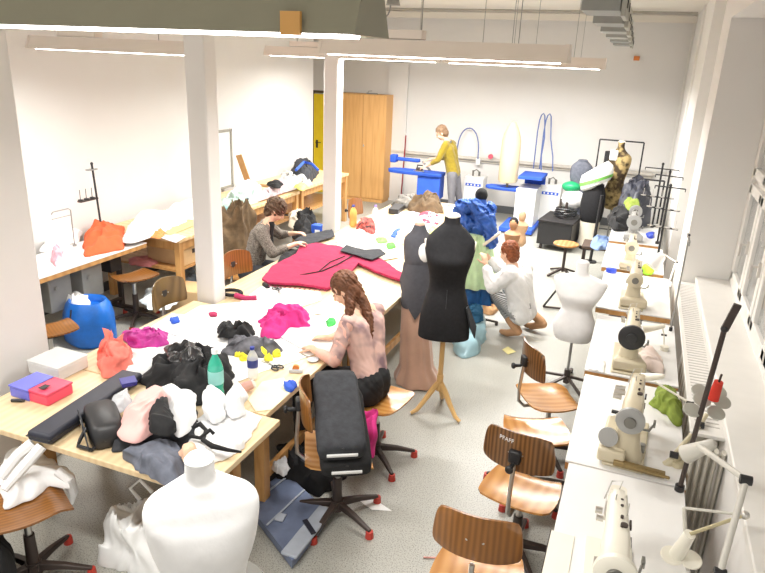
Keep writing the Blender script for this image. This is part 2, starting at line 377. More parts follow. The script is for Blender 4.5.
top(P, TWEED, 'jacket', .55, 1.0, -.02, .006, .95, loose=1.1); trousers(P, CLCHAR, s=1.05); shoes(P, J, BLACK)
blob('dark_top', [[(P['che']+V((.085, .04, -.12)), .05), (P['che']+V((.075, .04, .08)), .055), (P['nec']+V((.02, .01, -.005)), .058)]], CLBLK, t, .009, 3)
hair(P, HAIRD, (), .97, size=(.096, .112, .100), disp=.028)
# --- person in a mustard jumper ironing
J = dict(pelvis=(-3.0, 11.18, .90), chest=(-3.08, 11.15, 1.22), neck=(-3.13, 11.14, 1.42), head=(-3.24, 11.10, 1.56), face=(-.78, -.15, -.52),
         sh=[(-3.12, 10.99, 1.37), (-3.08, 11.29, 1.37)], el=[(-3.22, 10.93, 1.12), (-3.20, 11.36, 1.12)], wr=[(-3.42, 10.99, 1.00), (-3.44, 11.22, 1.08)],
         hd=[(-.9, 0, -.3), (-.9, -.2, -.3)], hn=[(0, 0, -1), (0, 0, -1)], hip=[(-2.99, 11.08, .86), (-2.99, 11.28, .86)], kn=[(-2.97, 11.07, .48), (-2.90, 11.30, .48)], an=[(-2.95, 11.07, .09), (-2.82, 11.30, .09)], ft=[(-1, -.1, 0), (-1, 0, 0)])
t, P = person('standing person in a mustard jumper and grey trousers ironing', J, 1.0)
top(P, mat('mustard_knit', L(142, 122, 22), .9, var=.1, scale=30, bump=.3, sheen=.3), 'jumper', .55, 1.0, .02, .006); trousers(P, mat('grey_wool', L(112, 111, 116), .9, var=.1, scale=20), fat=.95); shoes(P, J, BLACK)
MB().lathe([(.05, 0), (.072, .015), (.066, .05), (.052, .05)], P['nec']-V((0, 0, .03)), 20).build('shirt_collar', mat('grey_shirt', L(120, 124, 122), .8), t)
hair(P, mat('ash_brown_hair', L(138, 110, 84), .6, var=.3, scale=60, bump=.5), (), .98, disp=.018, size=(.090, .104, .094))
# --- crouching woman in white
J = dict(pelvis=(-.86, 6.42, .34), chest=(-.96, 6.36, .62), neck=(-1.03, 6.35, .80), head=(-1.08, 6.38, .93), face=(-.85, .45, -.25),
         sh=[(-1.02, 6.20, .76), (-.92, 6.50, .76)], el=[(-1.18, 6.20, .60), (-1.12, 6.62, .62)], wr=[(-1.27, 6.26, .80), (-1.30, 6.52, .80)],
         hd=[(-.3, .2, .9), (-.4, .0, .9)], hn=[(-.6, .4, 0), (-.6, .4, 0)], hip=[(-.92, 6.35, .32), (-.86, 6.54, .32)], kn=[(-1.24, 6.58, .42), (-1.12, 6.80, .40)], an=[(-.93, 6.42, .12), (-.72, 6.72, .13)], ft=[(-.75, .35, 0), (-.7, .3, 0)], toe=[-.085, -.09])
t, P = person('crouching woman in a loose white shirt pinning the draped form', J, .95)
top(P, CLOTHW, 'shirt', .82, 1.12, -.03, .010, .95, loose=1.25)
STR = wood('striped_black_cloth', (.02, .02, .02), (.7, .7, .7), .8, (1, 1, 1), 0, 22, 'Z', .5)
trousers(P, STR, s=.92, cut=.75); shoes(P, J, mat('tan_suede', L(190, 146, 108), .8), boot=.12)
hair(P, HAIRR, [[((-1.04, 6.36, 1.0), .035), ((-1.03, 6.355, 1.035), .03)]], .97, size=(.088, .10, .092))
# ================================================================ the room
FLOORM = voro('terrazzo', L(120, 120, 113), L(176, 175, 167), 120, .38, pos=(.30, .52))
struct(MB().box((-2.6, 5.2, -.05), (9, 15.4, .1)), 'floor', FLOORM)
struct(MB().box((-2.6, 5.5, 3.62), (9, 15, .1)), 'ceiling', CEIL)
struct(MB().box((-2.9, 12.6, 1.785), (8.2, .2, 3.57)), 'wall_back', WALL)
wl = MB().box((-5.75, 4.5, 1.785), (.2, 13, 3.57)).box((-6.2, 10.9, 1.785), (.9, .2, 3.57)).box((-6.7, 11.8, 1.785), (.2, 1.8, 3.57))
struct(wl, 'wall_left', WALL)
wr = MB()
wr.box((.9, 10.55, 1.785), (.8, 3.9, 3.57))                 # beyond the far casement
wr.box((1.05, 7.8, 1.785), (.5, 1.6, 3.57))                 # back of the far recess
wr.box((.9, 6.62, 1.785), (.8, .76, 3.57))                  # pier between the windows
wr.box((.96, 2.3, .47), (.66, 7.88, .94))                   # below the sill
wr.box((.9, 2.3, 3.35), (.8, 7.88, .44))                    # above the near window
struct(wr, 'wall_right', WALL)
struct(MB().box((.79, 2.3, .97), (.34, 7.86, .05)), 'trim_1', PAINT, bevel=.008)   # window sill
struct(MB().box((-2.75, 12.44, 1.0), (6.0, .06, .05)).box((-2.75, 12.47, .94), (6.0, .02, .03)), 'trim_2', mat('rail_paint', L(206, 200, 190), .5), bevel=.004)
struct(MB().box((-1.95, 12.485, .07), (4.9, .03, .14)), 'baseboard_back', mat('dark_grey_skirting', L(96, 98, 100), .6))
struct(MB().box((-5.625, 4.5, .05), (.03, 12.7, .1)), 'baseboard_left', mat('dark_grey_skirting', L(96, 98, 100), .6))
struct(MB().box((-4.56, 12.46, 1.33), (.40, .07, 2.66)), 'trim_3', WALL, bevel=.004)      # pilaster
struct(MB().box((-2.6, 12.2, 3.5), (6.5, .08, .1)), 'trim_4', CEIL)                        # ceiling batten
struct(MB().tube([(-5, 11.2, 3.52), (.45, 11.2, 3.52)], .02, 8), 'trim_5', mat('conduit', L(170, 165, 155), .5))
struct(MB().box((.485, 12.40, 1.8), (.03, .16, 3.5)).box((.485, 10.2, 1.8), (.03, .08, 3.5)), 'trim_6', PAINT, bevel=.004)
# far casement window, seen almost edge-on
w = struct(MB().box((.70, 7.02, 1.9), (.36, .03, 2.3)), 'window_1', PAINT)
MB().box((.53, 7.06, 2.75), (.02, .04, .5)).box((.53, 7.06, 2.1), (.02, .04, .36)).box((.53, 7.06, 1.55), (.02, .04, .4)).build('window_gap_strip', mat('gap_shade_paint', L(120, 112, 100), .8), w)  # dark strips painted in for the shaded slits of the casement gap
for z in (1.1, 1.8, 2.4, 3.0): MB().box((.77, 7.8, z), (.06, 1.6, .06)).build('window_frame', PAINT, w)
# near window: mullions, transom, panes
WF = MB().box((.93, 6.20, 2.06), (.09, .07, 2.13)).box((.93, 2.3, 1.02), (.09, 7.8, .07)).box((.93, 2.3, 3.1), (.09, 7.8, .07))
w2 = struct(WF, 'window_2', PAINT, bevel=.006)
ys = [6.16-.64*i for i in range(10)]
for i, y in enumerate(ys[:-1]):
    f = MB(); y2 = y-.64
    for (z0, z1) in ((1.05, 1.86), (1.93, 3.07)):
        f.box((.91, y-.06, (z0+z1)/2), (.06, .08, z1-z0)).box((.91, y2+.06, (z0+z1)/2), (.06, .08, z1-z0))
        f.box((.91, (y+y2)/2, z0+.03), (.06, .6, .08)).box((.91, (y+y2)/2, z1-.03), (.06, .6, .08))
    f.box((.95, (y+y2)/2, 1.895), (.07, .64, .09)).box((.96, y2+.0, 2.06), (.05, .05, 2.1))
    s = f.build('window_sash', PAINT, w2, bevel=.006)
    MB().box((.91, (y+y2)/2, 1.455), (.008, .5, .70)).box((.91, (y+y2)/2, 2.5), (.008, .5, 1.02)).build('window_pane', GLASSC, s)
    hn = MB().box((.872, y2+.06, 1.45), (.02, .03, .10)).cyl((.87, y2+.06, 1.47), (.82, y2+.06, 1.47), .008).cyl((.825, y2+.06, 1.475), (.825, y2+.06, 1.38), .009)
    hn.build('window_handle', CHROME, s)
# things dimly seen beyond the glass: neighbouring facade
tag(MB().box((3.6, 4, 1.5), (.3, 9, 5)).build('exterior_facade', mat('facade_render', L(120, 118, 116), .9), None), 'grey rendered facade beyond the near window panes', 'building')
# columns and the near pier
def column(nm, x0, x1, y0, y1):
    return struct(MB().box(((x0+x1)/2, (y0+y1)/2, 1.785), (x1-x0, y1-y0, 3.57)), nm, WALL, bevel=.012)
column('column', -3.24, -3.06, 4.23, 4.38); column('column', -3.41, -3.235, 6.89, 7.04); column('pillar', -4.05, -3.45, 2.42, 2.93)
# yellow door with a dark frame
d = struct(MB().box((-6.41, 12.485, 1.02), (.06, .03, 2.06)).box((-5.95, 12.485, 2.04), (.95, .03, .05)).box((-5.50, 12.485, 1.02), (.06, .03, 2.06)), 'door_1', mat('dark_door_frame', L(96, 84, 66), .6))
lf = MB().box((-5.95, 12.475, 1.0), (.86, .04, 2.0)).build('door_leaf', mat('yellow_gloss', (1, .72, .02), .35), d, bevel=.004)
MB().box((-6.3, 12.45, 1.0), (.04, .012, .16)).cyl((-6.3, 12.45, 1.04), (-6.3, 12.39, 1.04), .01).cyl((-6.3, 12.395, 1.04), (-6.19, 12.395, 1.04), .009).build('door_handle', BLACK, lf)
t = thing('wall_socket', 'small brass-coloured key box on wall left of the yellow door', 'socket', (-6.585, 12.0, 1.45))
MB().box((0, 0, 0), (.03, .07, .09)).build('housing', mat('amber_plastic', L(190, 140, 60), .5), t, bevel=.004); MB().box((.02, 0, 0), (.012, .03, .04)).build('button', BLACK, t)
# two-door beech cabinet
t = thing('cabinet', 'tall beech two-door cabinet against the back wall beyond the column', 'cabinet', (-5.12, 12.25, 0))
MB().box((0, .005, .03), (.92, .38, .06)).build('plinth', BEECH, t)
MB().box((0, .02, 1.065), (.96, .36, 2.01)).build('body', BEECH, t, bevel=.003)
for s in (-1, 1):
    dr = MB().box((s*.24, -.17, 1.065), (.472, .02, 1.99)).build('door', BEECH, t, bevel=.003)
    if s > 0: MB().cyl((.035, -.18, 1.1), (.035, -.2, 1.1), .012).box((.035, -.2, 1.1), (.012, .012, .05)).build('handle', CHROME, dr)
t = thing('hanger_bracket', 'small metal bracket lying on top of the beech cabinet', 'bracket', (-5.0, 12.2, 2.071))
MB().box((0, 0, .012), (.22, .04, .024)).build('bar', STEELG, t); MB().tube([(-.08, 0, .024), (-.08, 0, .05), (0, 0, .06)], .006).build('hook', STEELG, t)
# ---------------------------------------------------------------- lamps
GLOW = mat('lit_tube', (1, .97, .92), .5, emit=14, var=0)
HOUS = mat('lamp_housing', L(240, 230, 220), .45, var=.01)
HOUSD = mat('lamp_housing_olive', L(150, 148, 130), .4, .2, var=.03)
def lamp(loc, label, ln=1.56, hs=HOUS, wires=True, W=95, group='fluorescent lamps hanging in rows', sp=158):
    t = thing('hanging_lamp', label, 'lamp', loc, 0, group); h = .10; a, b = .10, .055
    r = MB(); L2 = ln/2     # open-bottomed reflector trough
    prof = [(-a, 0), (-b, h), (b, h), (a, 0), (a-.006, 0), (b-.006, h-.008), (-b+.006, h-.008), (-a+.006, 0)]
    r.loft([[V((x, p[0], p[1])) for p in prof] for x in (-L2, L2)], cap=False)
    r.build('reflector', hs, t)
    for s in (-1, 1):
        e = MB(); x = s*L2
        e.loft([[V((x+dx, p[0]*1.06, p[1]*1.04)) for p in prof[:4]] for dx in (0, s*.022)]); e.build('end_cap', hs, t)
    MB().box((-.30, 0, h+.033), (.40, .09, .055)).build('ballast_box', hs, t, bevel=.004)
    for y in (-.038, .038): MB().cyl((-L2+.03, y, .005), (L2-.03, y, .005), .011, n=10).build('tube', GLOW, t)
    for s in (-.42, -.12): MB().cyl((s, 0, h+.05), (s, 0, 3.56-loc[2]), .004, n=6).build('hanger', STEELG, t)
    MB().cyl((.53*L2*1.2, 0, h), (.53*L2*1.2, 0, 3.56-loc[2]), .003, n=6).build('hanger', STEELG, t)
    ld = bpy.data.lights.new('tube_light', 'AREA'); ld.shape = 'RECTANGLE'; ld.size = ln-.1; ld.size_y = .14; ld.energy = W; ld.color = (1, .985, .955); ld.spread = R(sp)
    lo = bpy.data.objects.new('tube_light', ld); col.objects.link(lo); lo.parent = t; lo.location = (0, 0, -.018)
    return t
LW = 74
t = lamp((-1.42, 1.5, 2.75), 'large nearest hanging lamp with olive housing filling the top edge', hs=HOUSD, W=LW*.55)
MB().box((.645, -.102, .020), (.05, .01, .05)).build('orange_tag', mat('orange_tag', L(212, 160, 90), .6), t)
lamp((-1.28, 4.2, 2.725), 'long white hanging lamp in front of the back wall, centre of the ceiling', W=LW*.6)
lamp((-4.13, 4.45, 2.675), 'hanging lamp nearest the left wall above the sewing table', W=LW*.7)
lamp((-3.38, 7.0, 2.70), 'hanging lamp half hidden behind the far white column', W=LW*1.0)
lamp((-1.25, 7.0, 2.70), 'lower hanging lamp glowing behind the central long lamp', W=LW*1.0)
lamp((-1.45, 9.7, 2.70), 'farthest hanging lamp, its end peeping past the one before', W=LW*2.3, sp=172)
lamp((-3.75, 9.7, 2.70), 'added hanging lamp behind the far column, brightening the far end', W=LW*1.6, sp=172)  # second lamp of this row, added to lighten the back wall
lamp((-3.9, 1.5, 2.75), 'added unseen hanging lamp beyond the left border, lighting the near-left area', W=LW*.5)  # lamp added out of view to light the near-left side
# row of grey steel channel sections under the ceiling
t0 = thing('ceiling_bracket', '', 'bracket', (0, 0, 0))
MB().box((-.02, 0, 0), (.24, .46, .10)).build('tray', mat('grey_zinc', L(150, 152, 148), .5, .3), t0, bevel=.004)
pl = MB().box((.12, 0, .0), (.03, .46, .16)).build('side_plate', mat('grey_zinc_light', L(168, 168, 160), .5, .2), t0, bevel=.003)
for y in (-.15, .15): MB().cyl((.13, y, 0), (.14, y, 0), .03, n=10).build('slot', mat('slot_dark', L(60, 60, 58), .7), pl)
MB().cyl((0, 0, .05), (0, 0, .46), .008, n=6).build('hanger', STEELG, t0)
nms = ['largest and nearest', 'second nearest', 'third', 'fourth', 'fifth', 'smallest and farthest']
spread(t0, [((-.36-.028*i, 4.9+1.25*i, 3.10), 0, f'grey perforated steel channel under the ceiling, {nms[i]} of the row of six', 'steel channels in a row under the ceiling') for i in range(6)])
sp = thing('ceiling_sensor', 'small orange and white sensor beside the farthest steel channel', 'sensor', (-.32, 12.46, 2.9))
MB().box((0, 0, 0), (.10, .05, .07)).build('housing', mat('orange_plastic', L(220, 130, 60), .5), sp, bevel=.006)
MB().box((-.055, 0, 0), (.02, .05, .09)).build('bracket', WHITE, sp)
# world: ambient fill, added to brighten the room through window and open rear
wd = bpy.data.worlds.new('world'); scene.world = wd; wd.use_nodes = True
wd.node_tree.nodes['Background'].inputs[0].default_value = (1, .955, .90, 1); wd.node_tree.nodes['Background'].inputs[1].default_value = 1.15
vs = scene.view_settings; vs.view_transform = 'Standard'; vs.look = 'None'; vs.gamma = 1; vs.use_curve_mapping = False; vs.exposure = -.04

t = thing('cable_loop', 'loose ring of cable hanging from the ceiling above the long white lamp', 'cable', (-1.75, 4.6, 3.0))
MB().tube([(.0, 0, .57), (.0, 0, .12), (-.02, 0, .05)], .005).build('drop', STEELG, t)
MB().tube([V((-.09+.07*math.cos(a), 0, .05+.08*math.sin(a))) for a in [2*PI*k/20 for k in range(21)]], .005, 6).build('ring', STEELG, t)
MB().lathe([(.004, .0), (.05, .0), (.04, .04), (.01, .06)], (0, 0, .06), 20).build('bell', STEELG, t)
# ================================================================ tables
TZ = .76
def legs(t, pts, top, w=.06, m=OAK):
    for x, y in pts: MB().box((x, y, top/2), (w, w, top)).build('leg', m, t, bevel=.004)
def wtable(label, x0, x1, y0, y1, poly=None, ins=.14, sh=True, z=TZ, th=.035, m=BIRCH, group='long white-topped work tables in the middle'):
    cx, cy = (x0+x1)/2, (y0+y1)/2
    t = thing('work_table', label, 'table', (cx, cy, 0), 0, group)
    poly = poly or [(x0, y0), (x1, y0), (x1, y1), (x0, y1)]
    MB().prism([(a-cx, b-cy) for a, b in poly], z-th, z).build('tabletop', m, t, bevel=.004)
    hx, hy = (x1-x0)/2-.12, (y1-y0)/2-ins
    legs(t, [(-hx, -hy), (hx, -hy), (hx, hy), (-hx, hy)], z-th, .07)
    for s in (-1, 1): MB().box((s*hx, 0, .22), (.03, 2*hy, .07)).build('rail', OAK, t); MB().box((0, s*hy, z-th-.05), (2*hx, .03, .09)).build('apron', OAK, t)
    if sh: MB().box((0, 0, .27), (.6, 2*hy, .02)).build('shelf', OAK, t)
    return t
wtable('nearest central work table, covered by black bags and cloth', -3.25, -1.66, 2.13, 2.85, ins=.31, sh=False)
wtable('central work table strewn with bottles and socks', -3.25, -1.76, 2.86, 4.20)
wtable('central work table under the crimson garment', -3.23, -1.75, 4.21, 6.80, poly=[(-3.05, 4.21), (-1.75, 4.21), (-1.75, 6.8), (-3.23, 6.8), (-3.23, 4.39), (-3.05, 4.39)])
wtable('farthest central work table by the ironing corner', -3.21, -1.82, 6.81, 9.2)
# sewing tables: laminate top, wood edge, steel T legs, motor, pedal
def stable(label, x0, x1, y0, y1, z=.78, edge=OAK, group='sewing machine tables along the window wall', yaw_=0):
    cx, cy = (x0+x1)/2, (y0+y1)/2; a, b = (x1-x0)/2, (y1-y0)/2
    t = thing('sewing_table', label, 'table', (cx, cy, 0), yaw_, group)
    MB().box((0, 0, z-.006), (2*a, 2*b, .012)).build('tabletop', WHITE, t, bevel=.002)
    MB().box((0, 0, z-.0325), (2*a-.004, 2*b-.004, .04)).build('edge_board', edge, t)
    for s in (-1, 1):
        MB().box((0, s*(b-.12), (z-.05)/2+.02), (.05, .04, z-.09)).box((0, s*(b-.12), .025), (2*a-.04, .05, .04)).box((0, s*(b-.12), z-.07), (2*a-.1, .04, .03)).build('leg', STEELD, t, bevel=.004)
    MB().box((0, 0, .12), (.04, 2*b-.26, .03)).build('stretcher', STEELD, t)
    m = MB().cyl((.05, -.02, z-.22), (.05, .22, z-.22), .075).box((.05, .1, z-.11), (.05, .08, .12)).build('motor', STEELG, t, bevel=.004)
    MB().cyl((.05, -.05, z-.22), (.05, -.02, z-.22), .05).build('pulley', STEELD, m)
    MB().box((-.06, .05, .07), (.2, .3, .02)).build('pedal', STEELD, t, bevel=.004)
    return t
stable('nearest sewing table at the bottom right corner, ivory top', -.10, .45, 1.96, 3.085)
stable('sewing table carrying the beige machine with a green cloth at its back corner', -.12, .46, 3.10, 4.20)
stable('sewing table carrying the machine with a big black handwheel', -.13, .46, 4.27, 5.42)
stable('sewing table with wooden front edge behind the white dress form', -.16, .44, 5.60, 6.76)
stable('sewing table with a blue cap on it under the small white lamp', -.20, .40, 6.90, 7.95)
stable('farthest sewing table in the window row', -.20, .38, 8.10, 9.35)
stable('white sewing table along the left wall with an orange cloth on it', -5.36, -4.76, 3.2, 5.42, z=.76, group='x')
lt = bpy.data.objects['sewing_table.006']; lt['group'] = 'tables along the left wall'
for y in (-.75, -.35, .05, .45): MB().box((.02, y, .50), (.30, .26, .34)).cyl((.175, y-.05, .56), (.185, y-.05, .56), .02).build('control_box', STEELG, lt, bevel=.01)
MB().box((.05, .8, .60), (.2, .16, .2)).build('motor_cover', BLACK, lt, bevel=.01)
# wooden tables on the left wall
def otable(label, x0, x1, y0, y1, z=.8, shelf=.42, xl=()):
    cx, cy = (x0+x1)/2, (y0+y1)/2; a, b = (x1-x0)/2, (y1-y0)/2
    t = thing('wooden_table', label, 'table', (cx, cy, 0), 0, 'tables along the left wall')
    MB().box((0, 0, z-.02), (2*a, 2*b, .04)).build('tabletop', wood('oak_top', L(226, 186, 132), L(238, 206, 158), .4, (6, 1, 1), .1) if 'oak_top' not in MATS else MATS['oak_top'], t, bevel=.004)
    legs(t, [(-a+.05, -b+.05), (a-.05, -b+.05), (a-.05, b-.05), (-a+.05, b-.05)]+list(xl), z-.04, .07)
    MB().box((0, -b+.05, z-.09), (2*a-.17, .025, .1)).build('apron', OAK, t); MB().box((a-.05, 0, z-.09), (.025, 2*b-.17, .1)).build('apron', OAK, t)
    MB().box((0, 0, shelf), (2*a-.17, 2*b-.1, .025)).build('shelf', OAK, t)
    return t
otable('honey oak table with cardboard box on its shelf, by the left wall', -5.50, -4.44, 5.55, 6.72)
otable('oak worktable heaped with pale cloth behind the seated woman in grey', -5.50, -4.60, 6.85, 8.55, .82)
otable('far oak worktable with black bag on it, near the yellow door', -5.50, -4.62, 8.65, 10.35, .84)
# ================================================================ swivel chairs
def seat_mb(w=.42, d=.40):
    rows = []; n = 18
    for j in range(13):
        v = j/12; y = -d/2+d*v
        ww = w/2*(.80+.20*math.sin(PI*min(1, v*.8+.2)))*(1 if v > .06 else .9)*(1 if v < .94 else .93)
        z0 = .018*(2*v-1)**2 - (.05*max(0, v-.75)/.25*max(0, v-.75)/.25)
        rows.append([V((ww*math.cos(a), y, z0+.02*(abs(math.cos(a))**2.5))) for a in [PI*i/n for i in range(n+1)]])
    mb = MB(); nn = n+1
    top = [V((p.x, p.y, p.z+.006)) for r in rows for p in r]; bot = [V((p.x, p.y, p.z-.006)) for r in rows for p in r]; N = len(top)
    fs = []
    for j in range(12):
        for i in range(n):
            a, b, c, d_ = j*nn+i, j*nn+i+1, (j+1)*nn+i+1, (j+1)*nn+i
            fs += [(a, d_, c, b), (N+a, N+b, N+c, N+d_)]
    ed = [i for i in range(nn)]+[j*nn+n for j in range(1, 13)]+[12*nn+i for i in range(n-1, -1, -1)]+[j*nn for j in range(11, 0, -1)]
    for k in range(len(ed)): a, b = ed[k], ed[(k+1) % len(ed)]; fs.append((a, b, N+b, N+a))
    mb.add(top+bot, fs); return mb
def back_mb(w=.39, h=.23, cz=0):
    mb = MB(); n = 20; m = 10; top = []; bot = []
    for j in range(m+1):
        v = 2*j/m-1
        for i in range(n+1):
            u = 2*i/n-1
            hw = w/2*(1-.10*(v*.5+.5)**2-.06*abs(v)**6)
            x = u*hw; z = v*h/2*(1-.16*abs(u)**4)+.012*(1-u*u)
            y = .055*u*u-.02*(v+1)*.4
            top.append(V((x, y, z+cz))); bot.append(V((x, y-.011, z+cz)))
    N = len(top); nn = n+1; fs = []
    for j in range(m):
        for i in range(n):
            a, b, c, d_ = j*nn+i, j*nn+i+1, (j+1)*nn+i+1, (j+1)*nn+i
            fs += [(a, d_, c, b), (N+a, N+b, N+c, N+d_)]
    ed = [i for i in range(nn)]+[j*nn+n for j in range(1, m+1)]+[m*nn+i for i in range(n-1, -1, -1)]+[j*nn for j in range(m-1, 0, -1)]
    for k in range(len(ed)): a, b = ed[k], ed[(k+1) % len(ed)]; fs.append((a, b, N+b, N+a))
    mb.add(top+bot, fs); return mb
def chair(label, loc, rz, sh=.46, bh=.84, seat=PLYL, back=PLYD, has_back=True, clamp=True, cat='chair', basecol=STEELD, legrot=0):
    t = thing('swivel_chair', label, 'chair', loc, rz, 'plywood swivel chairs of the sewing room')
    o = seat_mb().build('seat', seat, t, angle=50); o.location = (0, 0, sh)
    MB().box((0, 0, sh-.025), (.18, .20, .03)).build('seat_plate', STEELD, t, bevel=.004)
    MB().cyl((0, 0, .10), (0, 0, sh-.04), .018).build('gas_post', CHROME, t)
    MB().cyl((0, 0, .06), (0, 0, sh*.62), .033, .027).build('post_sleeve', STEELD, t)
    hb = MB().cyl((0, 0, .05), (0, 0, .12), .045, .04).build('hub', basecol, t)
    for k in range(5):
        a = R(legrot+72*k); dx, dy = math.cos(a), math.sin(a)
        lg = MB().loft([[V((dx*r-dy*w, dy*r+dx*w, z)) for w, z in ((-hw, zc-hh), (hw, zc-hh), (hw, zc+hh), (-hw, zc+hh))] for r, hw, hh, zc in ((.03, .02, .022, .09), (.16, .016, .016, .075), (.29, .012, .011, .045))]).build('leg', basecol, t, bevel=.005)
        MB().cyl((dx*.285, dy*.285, 0), (dx*.285, dy*.285, .045), .026, .022, 12).build('glide', REDP, lg)
    if has_back:
        q = MB().tube([(0, -.05, sh-.035), (0, -.20, sh-.035), (0, -.245, sh+.01), (0, -.25, sh+.10), (0, -.235, bh-(.03 if clamp else .11))], .012, 8)
        q.build('back_bracket', CHROME, t)
        if clamp: MB().box((0, -.235, bh-.01), (.065, .04, .075)).cyl((0, -.25, bh-.045), (0, -.31, bh-.045), .012).cyl((0, -.30, bh-.045), (0, -.325, bh-.045), .022).build('clamp_knob', BLACK, t, bevel=.01)
        b = back_mb().build('backrest', back, t, angle=50); b.location = (0, -.21, bh)
        for q_ in (-.035, .035): MB().cyl((q_, .0, 0), (q_, -.0165, 0), .006, n=8).build('rivet', CHROME, b)
    return t
mat_olive = wood('olive_bent_plywood', L(96, 74, 34), L(124, 98, 52), .35, (.3, 1, .12), .3, 12, 'Y', 3)
chair('dark plywood swivel chair nearest the camera at the bottom edge', (-.40, 2.47, 0), R(2), .46, .83, PLYL, PLYM, clamp=False)
chair('swivel chair with marked dark backrest over a light seat', (-.33, 3.22, 0), R(-8), .45, .81, legrot=95)
chair('light swivel seat showing no backrest, between the marked chair and the turned one', (-.36, 3.86, 0), R(20), .47, has_back=False, legrot=10)
chair('swivel chair turned sideways with its narrow dark backrest edge-on', (-.33, 4.37, 0), R(-58), .45, .78)
chair('light swivel seat under the woman sewing in pale pink', (-1.44, 3.80, 0), R(80), .46, has_back=False, legrot=20)
chair('swivel chair carrying the long black garment bags', (-1.42, 3.12, 0), R(-62), .45, .80, PLYL, PLYM, legrot=40)
chair('swivel chair draped with white fabric at the bottom left', (-2.66, 1.98, 0), R(-30), .47, has_back=False, seat=PLYM, legrot=60)
chair('swivel chair with dark seat before the left wall sewing table', (-4.66, 5.07, 0), R(70), .49, has_back=False, seat=PLYM, legrot=14)
chair('swivel chair whose dark backrest rises behind the blue papers on the table', (-3.15, 3.98, 0), R(-93), .48, .87, PLYM, mat_olive)
chair('swivel chair peeping out behind the near white pillar, by the blue bag', (-4.38, 3.74, 0), R(60), .45, has_back=False, seat=PLYM, basecol=STEELG)
chair('swivel chair just beyond the nearer white column', (-3.10, 4.84, 0), R(-100), .48, .88, PLYM, PLYM)
chair('swivel chair behind the orange bottle, beyond the far column', (-3.16, 7.68, 0), R(-95), .48, .87, PLYM, PLYM)
chair('swivel chair the woman in the grey jacket sits on', (-3.76, 5.72, 0), R(-90), .46, has_back=False)
# lettering chalked on the marked backrest
bk = [o for o in bpy.data.objects['swivel_chair.001'].children if o.name.startswith('backrest')][0]
fc = bpy.data.curves.new('chalk', 'FONT'); fc.body = 'PFAFF'; fc.size = .032; fc.extrude = .0008; fc.align_x = 'CENTER'
fo = bpy.data.objects.new('chalk_lettering', fc); col.objects.link(fo); bpy.context.view_layer.update()
me = bpy.data.meshes.new_from_object(fo.evaluated_get(bpy.context.evaluated_depsgraph_get())); bpy.data.objects.remove(fo)
for v in me.vertices:
    x, y, z = v.co; u = (x-.055)/.18
    v.co = V((x-.055, -.0125+.055*u*u-.02*(1.65)*.4-z, y+.062))
me.materials.append(PAPER); cl = bpy.data.objects.new('chalk_lettering', me); col.objects.link(cl); cl.parent = bk
